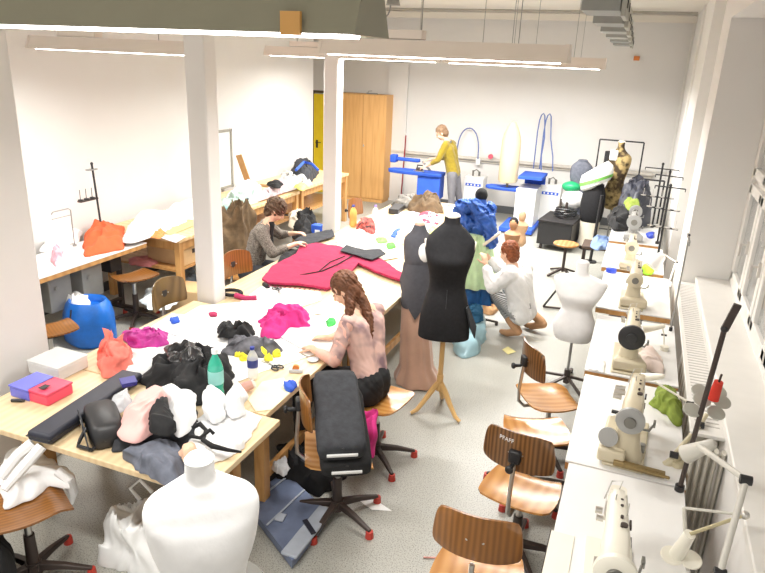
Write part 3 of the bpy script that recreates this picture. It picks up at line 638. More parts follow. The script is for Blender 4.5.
# ================================================================ industrial sewing machines
def machine(label, loc, body=BEIGE, wheel=GREYE, wr=.065, rz=0, arm=.24, big=1.0, black_hub=False, covers=None, group='sewing machine heads in the window row'):
    """Needle end towards +y, handwheel towards -y; stands on z = 0 of its own frame."""
    t = thing('sewing_machine', label, 'sewing machine', loc, rz, group); k = big
    MB().box((0, 0, .008), (.178*k, .48*k, .016)).build('bed_plate', body, t, bevel=.006)
    def ring(y, w, h, z, n=16): return [V((w*k*math.copysign(abs(math.cos(a))**.6, math.cos(a)), y*k, z*k+h*k*math.copysign(abs(math.sin(a))**.6, math.sin(a)))) for a in [2*PI*i/n for i in range(n)]]
    a = MB().loft([ring(-.19, .035, .04, .235), ring(-.17, .046, .05, .235), ring(-.08, .048, .052, .235), ring(.02, .040, .042, .245), ring(.14, .036, .040, .248), ring(.19, .034, .038, .25), ring(.20, .026, .03, .25)])
    a.build('arm', body, t, angle=50)
    def rz_(z, w, d, y, n=16): return [V((w*k*math.copysign(abs(math.cos(q))**.6, math.cos(q)), y*k+d*k*math.copysign(abs(math.sin(q))**.6, math.sin(q)), z*k)) for q in [2*PI*i/n for i in range(n)]]
    MB().loft([rz_(.012, .08, .075, -.13), rz_(.04, .072, .065, -.13), rz_(.11, .055, .055, -.13), rz_(.2, .046, .052, -.13), rz_(.24, .046, .05, -.13)]).build('pillar', body, t, angle=50)
    h = MB().loft([rz_(.13, .026, .03, .185), rz_(.15, .032, .036, .185), rz_(.25, .035, .038, .185), rz_(.285, .03, .034, .185)]).build('needle_head', body, t, angle=50)
    MB().cyl((0, .185*k, .04*k), (0, .185*k, .14*k), .005).cyl((0, .17*k, .03*k), (0, .17*k, .14*k), .004).box((0, .18*k, .026), (.02, .03, .01)).build('needle_bar', CHROME, h)
    MB().box((-.034*k, .185*k, .20*k), (.01, .045*k, .09*k)).build('face_plate', CHROME, h, bevel=.003)
    MB().lathe([(.012, -.02), (wr*.6, -.018), (wr, -.008), (wr, .012), (wr*.82, .02), (wr*.5, .02), (.012, .028)], (0, -.205*k, .235*k), 28, V((0, -1, 0))).build('handwheel', wheel, t, angle=35)
    MB().cyl((0, -.222*k, .235*k), (0, -.236*k, .235*k), wr*.42, n=20).build('wheel_hub', BLACK if wheel is BLACK else mat('worn_hub', L(120, 118, 112), .4, .5), t, bevel=.003)
    if black_hub: MB().cyl((0, -.232*k, .235*k), (0, -.238*k, .235*k), wr*.45, n=20).build('hub_ring', GREYE, t)
    for q_, z_ in ((-.03, .29), (.02, .292), (.09, .288), (.13, .285)): MB().cyl((.012*k, q_*k, z_*k-.012), (.012*k, q_*k, z_*k+.004), .006, n=10).build('screw', STEELD, t)
    x = MB().cyl((-.05*k, .10*k, .24*k), (-.075*k, .10*k, .24*k), .014).cyl((-.046*k, .06*k, .235*k), (-.07*k, .06*k, .235*k), .012).cyl((-.05*k, -.14*k, .2*k), (-.066*k, -.14*k, .2*k), .022)
    x.build('tension_dials', CHROME, t)
    MB().cyl((.03*k, .05*k, .28*k), (.03*k, .05*k, .33*k), .003, n=6).cyl((-.01*k, .12*k, .28*k), (-.01*k, .12*k, .31*k), .003, n=6).tube([(0, .19*k, .28*k), (.01, .2*k, .32*k), (-.03, .2*k, .31*k), (-.045*k, .18*k, .24*k)], .003, 6).build('thread_guides', CHROME, t)
    MB().cyl((.02*k, -.02*k, .285*k), (.02*k, -.02*k, .291*k), .014).build('oil_window', STEELD, t)
    MB().cyl((.07*k, -.06*k, .016), (.07*k, -.06*k, .06), .016).build('bobbin_winder', STEELG, t)
    MB().tube([(.05*k, -.1*k, .15*k), (.085*k, -.08*k, .14*k), (.10*k, -.02*k, .14*k)], .006, 8).box((.105*k, -.0*k, .14*k), (.012, .035, .03)).build('knee_lifter', STEELG, t)
    for q_, z_ in ((-.05, .245), (.04, .25)): MB().box((.046*k, q_*k, z_*k), (.008, .05, .012)).build('vent_slot', STEELD, t)
    if covers == 'overlock':
        MB().box((-.07*k, .02*k, .145*k), (.05, .02, .012)).build('lever', BLACK, t)
        for j in range(3): MB().cyl((-.06*k, (.08+.05*j)*k, .20*k), (-.10*k, (.08+.05*j)*k, .20*k), .014).build('tension_knob', CHROME, t)
        MB().box((-.075*k, -.06*k, .075), (.06*k, .16*k, .13)).box((-.055*k, -.20*k, .05), (.12*k, .07*k, .07)).build('looper_cover', body, t, bevel=.012)
        MB().lathe([(.01, -.01), (.05, -.008), (.05, .008), (.01, .012)], (-.08*k, -.19*k, .12*k), 20, V((-.2, -1, .3)).normalized()).build('belt_guard', GREYE, t)
        MB().box((.07*k, -.235*k, .03), (.22*k, .03, .03)).cyl((.0, -.25*k, .035), (.2*k, -.25*k, .03), .008).build('feed_rod', mat('worn_brass', L(150, 130, 90), .4, .7), t, bevel=.004)
    if covers == 'guard':
        MB().prism([(-.10, -.25), (.13, -.25), (.06, -.05), (-.05, -.05)], .016, .10).build('belt_guard', body, t, bevel=.02)
    return t
machine('ivory machine head nearest the camera, at the bottom right corner', (.135, 2.27, .781), CREAME, CREAME, .075, R(2), big=1.08, covers=None)
machine('beige overlock head with grey handwheel on the second nearest table', (.17, 3.40, .781), BEIGE, GREYE, .07, R(-3), big=1.12, covers='overlock')
machine('beige machine head with the big black handwheel', (.13, 4.56, .781), BEIGE, BLACK, .085, R(0), big=1.1, black_hub=False, covers='guard')
machine('beige machine head on the table with the wooden front edge', (.12, 5.90, .781), BEIGE, BEIGE, .065, R(0), big=1.1, covers='guard')
machine('beige machine head between the blue cap and the lime ball', (.06, 7.08, .781), BEIGE, BEIGE, .07, 0, covers='guard')
machine('small grey overlock head on the sixth table, the nearer one there', (.05, 8.35, .781), GREYE, GREYE, .085, 0, covers='guard')
machine('grey machine head farthest back in the window row', (.05, 9.02, .781), GREYE, GREYE, .08, 0)
# slide plate let into the nearest table
t = thing('slide_plate', 'ivory slide plate beside the nearest machine head', 'plate', (-.06, 2.26, .7805))
MB().box((0, 0, .002), (.10, .5, .004)).build('plate', CREAME, t, bevel=.001)
MB().box((-.052, 0, .0022), (.004, .5, .0042)).build('seam', STEELD, t)
tag(MB().cyl((-.065, 2.02, .780), (-.065, 2.02, .784), .012).build('screw_cap', STEELD), 'dark round screw cap in the nearest table top', 'cap')
# ---------------------------------------------------------------- thread stands
def stand(label, loc, h=1.0, m=STEELD, r=.012, trays=(), arms=(), lean=(0, 0), group='thread stands on the sewing tables', rz=0):
    t = thing('thread_stand', label, 'thread stand', loc, rz, group)
    MB().cyl((0, 0, 0), (lean[0], lean[1], h), r).build('pole', m, t)
    MB().cyl((0, 0, 0), (0, 0, .03), r*1.9).build('clamp', BLACK, t)
    for z, ln in trays:
        b = MB(); lx, ly = lean[0]*z/h, lean[1]*z/h
        b.box((lx, ly, z), (.03, ln, .015))
        b.build('cone_tray', m, t)
        for s in (-.42, -.14, .14, .42):
            MB().cyl((lx-.03, ly+s*ln, z+.008), (lx-.03, ly+s*ln, z+.014), .032, n=18).cyl((lx-.03, ly+s*ln, z), (lx-.03, ly+s*ln, z+.10), .003, n=6).build('spool_pin', CHROME if m != STEELD else STEELG, t)
    for z, ln in arms:
        lx, ly = lean[0]*z/h, lean[1]*z/h
        MB().box((lx, ly, z), (.012, ln, .012)).tube([(lx, ly-ln/2, z), (lx, ly-ln/2, z-.03)], .005).tube([(lx, ly+ln/2, z), (lx, ly+ln/2, z-.03)], .005).build('guide_arm', m, t)
    MB().ell((lean[0], lean[1], h), (r*1.4, r*1.4, r*1.6)).build('cap', BLACK, t)
    return t
n = stand('thick dark leaning pole of the thread stand on the beige overlock table', (.425, 3.07, .78), .90, STEELD, .0115, lean=(.02, -.12))
# angled flat head of that pole and its three round spool discs
MB().bar((.445, 2.95, 1.675), (.47, 2.93, 1.80), .030, .016).build('flat_head', STEELD, n).parent = n
hd = [o for o in n.children if o.name.startswith('flat_head')][0]; hd.location = -V(n.location)
for i, (x, y) in enumerate(((692, 410), (716, 413), (702, 400), (722, 402), (700, 391), (718, 392))):
    p = GY(x, y, 3.02+.04*i); q = p-n.location
    MB().lathe([(.004, -.002), (.038, -.002), (.04, .001), (.038, .004), (.004, .005)], q, 20, V((.1, -.5, 1)).normalized()).build('spool_disc', mat('pale_zinc', L(186, 186, 176), .4, .3), n)
p = GY(713, 399, 3.10)
t = thing('thread_cone', 'red thread cone on the dark leaning thread stand', 'thread cone', p, 0)
MB().cyl((0, 0, 0), (.006, -.01, .095), .026, .02).build('thread', mat('red_thread', L(220, 60, 44), .7), t)
MB().cyl((0, 0, 0), (.010, -.014, .135), .005).build('core_pin', STEELD, t)
stand('slim pale thread stand by the window sill above the beige machine with black wheel', (.43, 5.30, .78), .72, STEELG, .007, lean=(.02, .25), arms=((.70, .3),))
stand('black thread stand with two cone trays beside the fifth machine', (.34, 7.5, .78), .80, BLACK, .012, trays=((.35, .3),), arms=((.78, .3),), rz=R(80))
stand('tall black thread stand behind the fifth machine', (.34, 8.2, .78), .85, BLACK, .012, trays=((.42, .36),), arms=((.80, .3),), rz=R(75))
stand('black thread stand beside the farthest grey machine head', (.28, 9.1, .78), .82, BLACK, .012, trays=((.40, .4),), arms=((.76, .4),), rz=R(85))
# left table's stand
a = px = GY(108, 222, 5.0)
n = stand('black thread stand with a spool tray behind the orange cloth', (-5.30, 5.36, .76), .80, BLACK, .011, lean=(0, -.05), group='x')
MB().box((-.02, -.13, .43), (.05, .24, .016)).build('cone_tray', STEELD, n)
for s in (-.23, -.15, -.07): MB().cyl((-.02, s, .43), (-.02, s, .55), .0035, n=6).cyl((-.02, s, .438), (-.02, s, .45), .026).build('spool_pin', BLACK, n)
MB().box((-.0, -.06, .74), (.05, .12, .012)).build('guide_arm', STEELG, n)
n['group'] = 'thread stands on the sewing tables'
n = thing('wire_guide', 'thin bent wire thread guide rising left of the orange cloth', 'guide', (-5.28, 4.95, .76))
MB().tube([(0, 0, 0), (0, -.0, .38), (0, -.03, .40), (0, -.22, .40), (0, -.24, .38)], .006).build('wire', STEELG, n); MB().tube([(0, 0, .33), (0, -.24, .33)], .004).build('cross_wire', STEELG, n)
MB().cyl((0, 0, 0), (0, 0, .02), .02).build('foot', STEELG, n)
machine('small grey machine head by pink cloth on the left wall table', (-5.02, 3.99, .761), GREYE, CHROME, .045, R(8), big=.55, group='x')['group'] = 'machine heads on the left wall table'
# ---------------------------------------------------------------- articulated lamps
def alamp(name, label, pts, shade_c, shade_d, m, r=.012, sr=.06, base=None, group=None):
    o = V(pts[0]); t = thing(name, label, 'lamp', o, 0, group); q = [V(p)-o for p in pts]
    MB().cyl((0, 0, -.01), (0, 0, .03), .03).build('base', m, t)
    for i in range(len(q)-1):
        MB().cyl(q[i], q[i+1], r).build('arm', m, t)
        if i: MB().cyl(q[i]-V((.02, 0, 0)), q[i]+V((.02, 0, 0)), r*1.5).build('joint', BLACK, t)
    d = V(shade_d).normalized(); c = V(shade_c)-o
    MB().lathe([(sr*.3, -.09), (sr*.55, -.08), (sr*.7, -.03), (sr, .06), (sr*.96, .06), (sr*.6, -.03), (sr*.3, -.07)], c, 24, d).build('shade', m, t)
    return t
LG = mat('lamp_grey_enamel', L(206, 203, 194), .4)
alamp('task_lamp', 'grey jointed task lamp arm clamped to the nearest sewing table edge', [(.42, 2.05, .78), tuple(G(720, 573, 1.02)), tuple(G(746, 480, 1.3)), tuple(G(699, 446, 1.25))], tuple(G(697, 450, 1.2)), (-.6, .3, -.7), LG, .012, .04, group='jointed task lamps')
t = thing('spool_holder', 'white double-disc spool holder on thin arms over the nearest table', 'spool holder', (.44, 2.50, .78), 0)
o = V(t.location)
A = G(684, 508, 1.02); B = G(745, 515, 1.08); C_ = G(690, 534, 1.0)
MB().cyl((0, 0, 0), A-o, .008).build('post', LG, t); MB().cyl(A-o, B-o, .006).build('rod', LG, t); MB().cyl(C_-o, B-o, .007).build('rod', mat('aged_brass_rod', L(196, 186, 150), .4, .4), t)
MB().ell(B-o, (.018, .018, .018)).build('joint', CHROME, t)
MB().cyl(C_-o, G(676, 556, .86)-o, .022, .03).build('barrel', CREAME, t)
for p in (G(672, 556, .86), G(690, 560, .86)): MB().lathe([(.004, 0), (.042, 0), (.045, .004), (.042, .009), (.004, .01)], p-o, 24, V((0, -.3, 1)).normalized()).build('disc', CREAME, t)
alamp('task_lamp', 'beige jointed lamp arm beside the overlock head', [tuple(G(677, 466, .78)), tuple(G(674, 455, .84)), tuple(G(700, 425, .95)), tuple(G(706, 415, .97))], tuple(G(675, 459, .81)), (-.5, -.2, -.6), mat('lamp_beige', L(200, 190, 160), .4), .012, .026, group='jointed task lamps')
alamp('task_lamp', 'small white machine lamp with pivoting head between green cloth and black handwheel', [tuple(G(690, 405, .79)), tuple(G(690, 403, 1.0)), tuple(G(655, 382, 1.05))], tuple(G(650, 377, 1.03)), (-.7, .4, -.4), CREAME, .006, .028, group='jointed task lamps')
alamp('task_lamp', 'cream cylinder lamp on a stalk behind the black handwheel', [tuple(G(664, 350, .78)), tuple(G(664, 335, .86)), tuple(G(662, 324, .95))], tuple(G(652, 328, .93)), (-.9, -.1, -.3), CREAME, .005, .03, group='jointed task lamps')
t = alamp('task_lamp', 'white cone lamp glowing over the lime ball', [tuple(G(668, 285, .78)), tuple(G(676, 262, 1.02)), tuple(G(664, 254, 1.15))], tuple(G(656, 262, 1.04)), (-.5, -.3, -.75), WHITE, .006, .075, group='jointed task lamps')
pl = bpy.data.lights.new('bulb', 'POINT'); pl.energy = 4; pl.shadow_soft_size = .03; pl.color = (1, .9, .75); po = bpy.data.objects.new('bulb', pl); col.objects.link(po); po.parent = t; po.location = G(656, 263, 1.0)-V(t.location)
# ---------------------------------------------------------------- radiators under the sill
RADM = mat('radiator_enamel', L(196, 192, 180), .4, var=.02)
def radiator(label, y0, y1, x=.565, z0=.15, z1=.90, n=10):
    t = thing('radiator', label, 'radiator', (x, (y0+y1)/2, 0), 0, 'radiators below the window')
    h = (y1-y0)/2
    for z in (z0+.05, z1-.06): MB().cyl((0, -h, z), (0, h, z), .018).build('header_pipe', RADM, t)
    for i in range(n):
        y = -h+2*h*(i+.5)/n
        MB().box((0, y, (z0+z1)/2), (.13, 2*h/n*.55, z1-z0)).build('fin', RADM, t, bevel=.012)
    for s in (-1, 1): MB().box((.0, s*(h-.03), z0/2), (.03, .03, z0)).build('foot', RADM, t)
    return t
t = thing('radiator', 'ribbed grey radiator end standing in the gap beside the two nearest sewing tables', 'radiator', (.545, 3.28, 0), 0, 'radiators below the window')
for i in range(5): MB().loft([[V((-.065+.034*i+.011*math.cos(a), .03*math.sin(a), z)) for a in [2*PI*k/12 for k in range(12)]] for z in (.10, .92)]).build('fin', RADM, t, angle=60)
for z in (.14, .87): MB().cyl((-.08, .02, z), (.08, .02, z), .02).build('header_pipe', RADM, t)
MB().box((0, .03, .05), (.14, .03, .10)).build('foot', RADM, t)
radiator('ribbed radiator farther along below the window', 3.5, 4.9)
g = thing('radiator_grille', 'white slotted grille shelf over the far radiator', 'grille', (.55, 4.80, .90))
MB().box((0, 0, .025), (.17, 2.8, .02)).build('shelf', PAINT, g, bevel=.003)
s = MB()
for i in range(60): s.box((0, -1.3+i*.044, .036), (.12, .010, .0025))
s.build('slots', mat('slot_shade', L(196, 192, 188), .7), g)
# ================================================================ dress forms
def form(name, label, loc, secs, m, base='pole', rz=0, n=32, neck=None, arm=None, group='dress forms', cat='dress form', pz=0, sm=STEELG, cov=None, pr=.015):
    t = thing(name, label, cat, loc, rz, group)
    rings = []; full = [tuple(s)+(0, 0, .85)[len(s)-3:] for s in secs]; dense = []
    for i in range(len(full)-1):
        a0, a, b, b0 = full[max(i-1, 0)], full[i], full[i+1], full[min(i+2, len(full)-1)]
        for j in range(5):
            u = j/5; w_ = (-.5*u+u*u-.5*u**3, 1-2.5*u*u+1.5*u**3, .5*u+2*u*u-1.5*u**3, -.5*u*u+.5*u**3)
            dense.append(tuple(w_[0]*p0+w_[1]*p1+w_[2]*p2+w_[3]*p3 for p0, p1, p2, p3 in zip(a0, a, b, b0)))
    dense.append(full[-1])
    for s in dense:
        z, hw, hd = s[:3]; cx = s[3] if len(s) > 3 else 0; cy = s[4] if len(s) > 4 else 0; e = s[5] if len(s) > 5 else .85
        rings.append([V((cx+hw*math.copysign(abs(math.cos(a))**e, math.cos(a)), cy+hd*math.copysign(abs(math.sin(a))**e, math.sin(a)), z)) for a in [2*PI*k/n for k in range(n)]])
    MB().loft(rings).build('torso', m, t, angle=60)
    zt, ht, dt = secs[-1][:3]
    cx = secs[-1][3] if len(secs[-1]) > 3 else 0; cy = secs[-1][4] if len(secs[-1]) > 4 else 0
    MB().lathe([(ht*1.02, -.004), (ht*1.04, .008), (ht*.8, .02), (.006, .024)], (cx, cy, zt), 20).build('neck_cap', neck or m, t)
    if arm:
        for s in (-1, 1):
            x, z, r = arm; MB().lathe([(.003, -.02), (r*.8, -.015), (r, 0), (r*.9, .008), (.003, .012)], (s*x, 0, z), 20, V((s*1, 0, -.18)).normalized()).build('armhole_plate', neck or m, t).scale = (1, .72, 1)
    zb = secs[0][0]
    if base == 'pole':
        MB().cyl((0, 0, .03), (0, 0, zb+.05), pr).build('pole', sm, t)
        MB().cyl((0, 0, .03), (0, 0, .16), .028).build('hub', STEELD, t)
        for k in range(5):
            a = R(72*k+20); MB().bar((.02*math.cos(a), .02*math.sin(a), .09), (.30*math.cos(a), .30*math.sin(a), .035), .022, .02).cyl((.29*math.cos(a), .29*math.sin(a), 0), (.29*math.cos(a), .29*math.sin(a), .04), .018).build('leg', STEELD, t)
    elif base == 'wood':
        MB().cyl((0, 0, .22), (0, 0, zb+.1), .02).build('pole', BEECHP, t)
        for k in range(3):
            a = R(120*k+200); c, s_ = math.cos(a), math.sin(a)
            MB().tube([(c*.015, s_*.015, .27), (c*.06, s_*.06, .21), (c*.12, s_*.12, .12), (c*.18, s_*.18, .04), (c*.23, s_*.23, .014)], [.02, .024, .020, .018, .014], 8).build('leg', BEECHP, t)
        MB().cyl((0, 0, .20), (0, 0, .34), .026).build('collar', BEECHP, t)
    return t
BEECHP = mat('varnished_beech', L(222, 180, 118), .35, var=.05)
BLKF = mat('black_jersey', (.018, .018, .020), .8, var=.15, scale=40, spec=.25)
# big white form, nearest
form('dress_form', 'big white calico dress form at the bottom edge, nearest the camera', (-1.12, 1.43, 0),
     [(.72, .15, .12), (.80, .165, .13), (.92, .16, .125), (1.04, .13, .105), (1.12, .135, .11, 0, -.005), (1.22, .16, .125, 0, -.015), (1.30, .175, .115, 0, -.01), (1.35, .178, .10), (1.385, .158, .085), (1.41, .12, .07), (1.435, .078, .06), (1.455, .050, .048), (1.51, .044, .042)],
     CLOTHW, 'pole', R(38), arm=(.162, 1.30, .045))
# white skirt hem and pinned sheer strip
SHEER = mat('sheer_white_fabric', (.88, .88, .86), .8, alpha=.55, var=.02)
fr = bpy.data.objects['dress_form']
mb = MB(); mb.loft([[V(((.19+.05*j+.018*math.sin(k*1.1)*j)*math.cos(2*PI*k/40), (.14+.05*j+.018*math.sin(k*1.1)*j)*math.sin(2*PI*k/40), 1.02-.12*j)) for k in range(41)] for j in range(5)], cap=False, closed=False)
o = mb.build('sheer_overskirt', SHEER, fr, angle=80); o['label'] = 'sheer white overskirt'
# black form on turned wooden tripod
form('dress_form', 'black dress form in a short black dress on a wooden tripod', (-1.22, 4.62, 0),
     [(.68, .198, .13, .0), (.70, .20, .135, 0), (.85, .19, .13), (.98, .165, .115), (1.08, .138, .10), (1.18, .142, .105), (1.30, .170, .13, 0, -.015), (1.38, .188, .12), (1.44, .186, .10), (1.485, .158, .085), (1.53, .118, .074), (1.565, .080, .064), (1.59, .060, .058), (1.635, .058, .056)],
     BLKF, 'wood', R(16), neck=CREAM, arm=(.176, 1.40, .058))
tag(heap_mb([(-1.07, 4.5), (-1.0, 4.5), (-1.0, 4.56), (-1.07, 4.56)], 0, .0).build('tmp', CLCHAR)); bpy.data.objects.remove(bpy.data.objects['tmp'])
fr = bpy.data.objects['dress_form.001']
MB().loft([[V((.16, -.09, .95)), V((.175, -.02, .95)), V((.165, -.02, .95)), V((.15, -.09, .95))], [V((.20, -.10, .80)), V((.25, 0, .78)), V((.24, 0, .78)), V((.19, -.09, .8))], [V((.24, -.06, .70)), V((.243, -.05, .70)), V((.238, -.05, .7)), V((.236, -.06, .70))]]).build('side_flap', CLCHAR, fr)
MB().tube([(.0, -.118, 1.1), (0, -.118, .9), (0, -.128, .70)], .002, 6).build('centre_seam', mat('seam_line', (.06, .06, .065), .8), fr)
# grey bodice with rosy satin skirt
SATIN = mat('rosy_brown_satin', L(204, 164, 142), .33, var=.10, scale=6, sheen=.3)
GREYJ = mat('dark_grey_jersey', L(74, 74, 80), .8, var=.1, scale=30)
t = form('dress_form', 'slim dress form in a grey bodice and long rosy satin skirt', (-1.62, 5.10, 0),
     [(.70, .12, .12), (.80, .125, .12), (.95, .10, .10), (1.02, .095, .09), (1.12, .115, .11, 0, -.01), (1.22, .125, .11), (1.30, .12, .09), (1.36, .07, .06), (1.42, .045, .045)],
     GREYJ, None, R(20), neck=SATIN)
sk = MB(); n = 60
rad = lambda z: .115+.04*max(0, (.98-z))**1.2 + (.05 if z < .08 else 0)
sk.loft([[V(((rad(z)+.010*math.sin(k*6*PI*2/n*1.5+z*3)*(1.1-z))*math.cos(2*PI*k/n)+.06*(1-z)**2, (rad(z)+.010*math.sin(k*9*PI*2/n)*(1.1-z))*math.sin(2*PI*k/n)-.05*(1-z)**2, z)) for k in range(n)] for z in (.98, .93, .85, .7, .5, .3, .15, .05, .012)])
sk.build('satin_skirt', SATIN, t, angle=80)
MB().loft([[V((rr_*math.cos(a), rr_*math.sin(a), zz)) for a, zz in [(R(-170+160*i/12), zf(i)) for i in range(13)]] for rr_, zf in ((.120, lambda i: 1.10), (.128, lambda i: 1.02), (.148, lambda i: .94-.32*(1-abs(i-6)/6)))], cap=False, closed=False).build('bodice_point', GREYJ, t)
MB().ell((.045, -.095, 1.20), (.055, .035, .085), 20).build('white_patch', WHITE, t)
tr = heap('satin_train', 'rosy satin train spread on the floor at the foot of the slim dress form', 'fabric', [(404, 378), (420, 372), (432, 376), (430, 386), (412, 389), (402, 386)], .001, .05, SATIN, 3, 12, .4)
# white form on the right
form('dress_form', 'white dress form with armless shoulders beside the sewing tables', (-.31, 5.58, 0),
     [(.46, .15, .11), (.52, .175, .13), (.60, .18, .13), (.70, .14, .105), (.76, .13, .10), (.86, .18, .125, 0, -.015), (.93, .21, .125), (.985, .225, .10), (1.01, .205, .085), (1.03, .14, .07), (1.05, .07, .055), (1.08, .052, .05), (1.15, .05, .048)],
     CLOTHW, 'pole', R(-5), pr=.012, arm=(.195, .94, .045))
# blue draped form
BLUED = mat('draped_blue_satin', L(44, 92, 176), .5, var=.3, scale=10, bump=.3)
PALEG = mat('pale_green_voile', L(196, 222, 176), .8, var=.12, scale=10, bump=.2)
t = form('dress_form', 'dress form draped in blue satin and pale green voile, pinned by the kneeling woman', (-1.46, 6.62, 0),
     [(.60, .15, .12), (.75, .16, .12), (.92, .13, .10), (1.02, .12, .095), (1.14, .145, .11), (1.24, .16, .11), (1.31, .13, .09), (1.36, .06, .06), (1.44, .05, .05)], BLUED, 'pole', 0, neck=BLACK)
MB().ell((0, 0, 1.43), (.066, .066, .075)).build('neck_block', CLBLK, t)
random.seed(4)
blob('blue_drape', [[(V((-.20, -.05, 1.30)), .06), (V((-.05, -.12, 1.34)), .07), (V((.12, -.10, 1.22)), .06), (V((.16, -.10, .98)), .07)]], BLUED, t, .012, 2,
     [(V((random.uniform(-.2, .10), random.uniform(-.14, .1), random.uniform(1.05, 1.33))), (random.uniform(.05, .1), random.uniform(.05, .09), random.uniform(.05, .1))) for _ in range(16)], disp=.035, f=16)
sk = MB(); n = 64
def rr(z, k): return .15+.16*(.98-z)+.022*math.sin(k*2*PI*11/n+z*5)+.014*math.sin(k*2*PI*5/n-z*9)
sk.loft([[V((rr(z, k)*math.cos(2*PI*k/n), rr(z, k)*.85*math.sin(2*PI*k/n)-.05, z)) for k in range(n)] for z in (1.04, .95, .85, .75, .65, .55, .48)]); sk.build('voile_skirt', PALEG, t, angle=80)
sk = MB(); sk.loft([[V((.02+(rr(z, k)-.03)*math.cos(2*PI*k/n), (rr(z, k)-.03)*.8*math.sin(2*PI*k/n)-.04, z)) for k in range(n)] for z in (.62, .5, .4, .3)]); sk.build('blue_underskirt', mat('turquoise_blue_satin', L(30, 90, 150), .5, var=.35, scale=9), t, angle=80)
MB().bar((.10, -.16, .95), (.26, -.14, 1.1), .07, .03).build('calico_strap', CREAM, t, bevel=.01)
# small artist-like wooden torso figures
def mini(label, loc, h, m, hair=None):
    t = thing('torso_figure', label, 'mannequin', loc, 0)
    MB().lathe([(.12, 0), (.12, .015), (.02, .03), (.014, .3), (.014, h*.56)], (0, 0, 0), 20).build('stand', STEELD, t)
    MB().lathe([(.05, h*.55), (.085, h*.60), (.075, h*.68), (.06, h*.73), (.085, h*.80), (.095, h*.86), (.05, h*.895), (.03, h*.91), (.028, h*.93)], (0, 0, 0), 20).build('body', m, t, angle=60)
    MB().ell((0, 0, h*.97), (.05, .058, .072)).build('head', m, t)
    if hair: MB().ell((0, .01, h*.985), (.054, .06, .065)).build('hair', hair, t)
    return t
TERR = mat('terracotta_figure', L(186, 136, 98), .5, var=.1)
mini('brown dummy with black hair standing behind the kneeling woman', (-1.23, 7.4, 0), 1.02, TERR, CLBLK)
mini('plain pale brown dummy head behind the black-haired one', (-1.28, 8.3, 0), .92, mat('pale_terracotta', L(206, 168, 132), .5))
# back right: forms with clothes, clothes rail
t = form('dress_form', 'dress form with black skirt and white green-striped top at the clothes rail', (-.58, 10.6, 0),
     [(.42, .12, .10), (.50, .165, .13), (.70, .18, .14), (.90, .165, .125), (1.02, .13, .10)], BLKF, None, R(-10))
MB().loft([[V(((.155)*math.cos(a), .12*math.sin(a), .44)) for a in [2*PI*k/24 for k in range(24)]], [V((.14*math.cos(a), .11*math.sin(a), .24)) for a in [2*PI*k/24 for k in range(24)]], [V((.15*math.cos(a), .12*math.sin(a), .06)) for a in [2*PI*k/24 for k in range(24)]]]).build('beige_underdress', CREAM, t)
WS = mat('white_top_green_stripe', (.86, .87, .84), .8)
tp = MB().loft([[V((hw*math.cos(a), hd*math.sin(a), z+.10*math.cos(a))) for a in [2*PI*k/24 for k in range(24)]] for z, hw, hd in ((.98, .14, .11), (1.02, .21, .16), (1.14, .24, .17), (1.24, .22, .15), (1.30, .14, .1))]).build('white_top', WS, t)
MB().loft([[V((hw*math.cos(a), hd*math.sin(a), z+.10*math.cos(a))) for a in [2*PI*k/24 for k in range(24)]] for z, hw, hd in ((1.07, .232, .174), (1.12, .244, .176))], cap=False).build('green_stripe', mat('leaf_green', L(120, 190, 90), .8), tp)
MB().lathe([(.11, 0), (.11, .02), (.02, .04), (.018, .1)], (0, 0, 0)).build('base', STEELD, t)
t = form('dress_form', 'dress form in a camouflage-brown coat at the clothes rail', (-.30, 10.9, 0),
     [(.62, .10, .09), (.75, .16, .12), (.92, .15, .12), (1.05, .12, .10), (1.2, .15, .12), (1.35, .18, .12), (1.45, .17, .1), (1.52, .09, .07), (1.58, .05, .05), (1.66, .05, .05)],
     voro('camouflage_cloth', L(66, 52, 34), L(168, 146, 98), 9, .9, pos=(.42, .56)), 'pole', R(-15), neck=CREAM)
MB().box((-.06, -.10, 1.46), (.12, .06, .16)).build('white_collar', PAPER, t, bevel=.02)
MB().loft([[V((-.16+.07*math.cos(a), .0+.09*math.sin(a), z)) for a in [2*PI*k/12 for k in range(12)]] for z in (1.2, 1.35, 1.5)]).build('black_scarf', CLBLK, t)
# clothes rail
def rail(label, x0, x1, y, z, loc=None):
    t = thing('clothes_rail', label, 'clothes rail', ((x0+x1)/2, y, 0)); h = (x1-x0)/2
    MB().tube([(-h, 0, z), (h, 0, z)], .012).build('top_bar', BLACK, t)
    for s in (-1, 1): MB().cyl((s*h, 0, .04), (s*h, 0, z), .012).build('post', BLACK, t); MB().bar((s*h, -.22, .03), (s*h, .22, .03), .025, .025).build('foot', BLACK, t)
    MB().cyl((-h, 0, .15), (h, 0, .15), .01).build('lower_bar', BLACK, t)
    return t
rail('black clothes rail behind the camouflage coat', -.66, .02, 11.5, 1.62)
rail('lower black clothes rail end by the window corner', .05, .38, 10.4, 1.20)
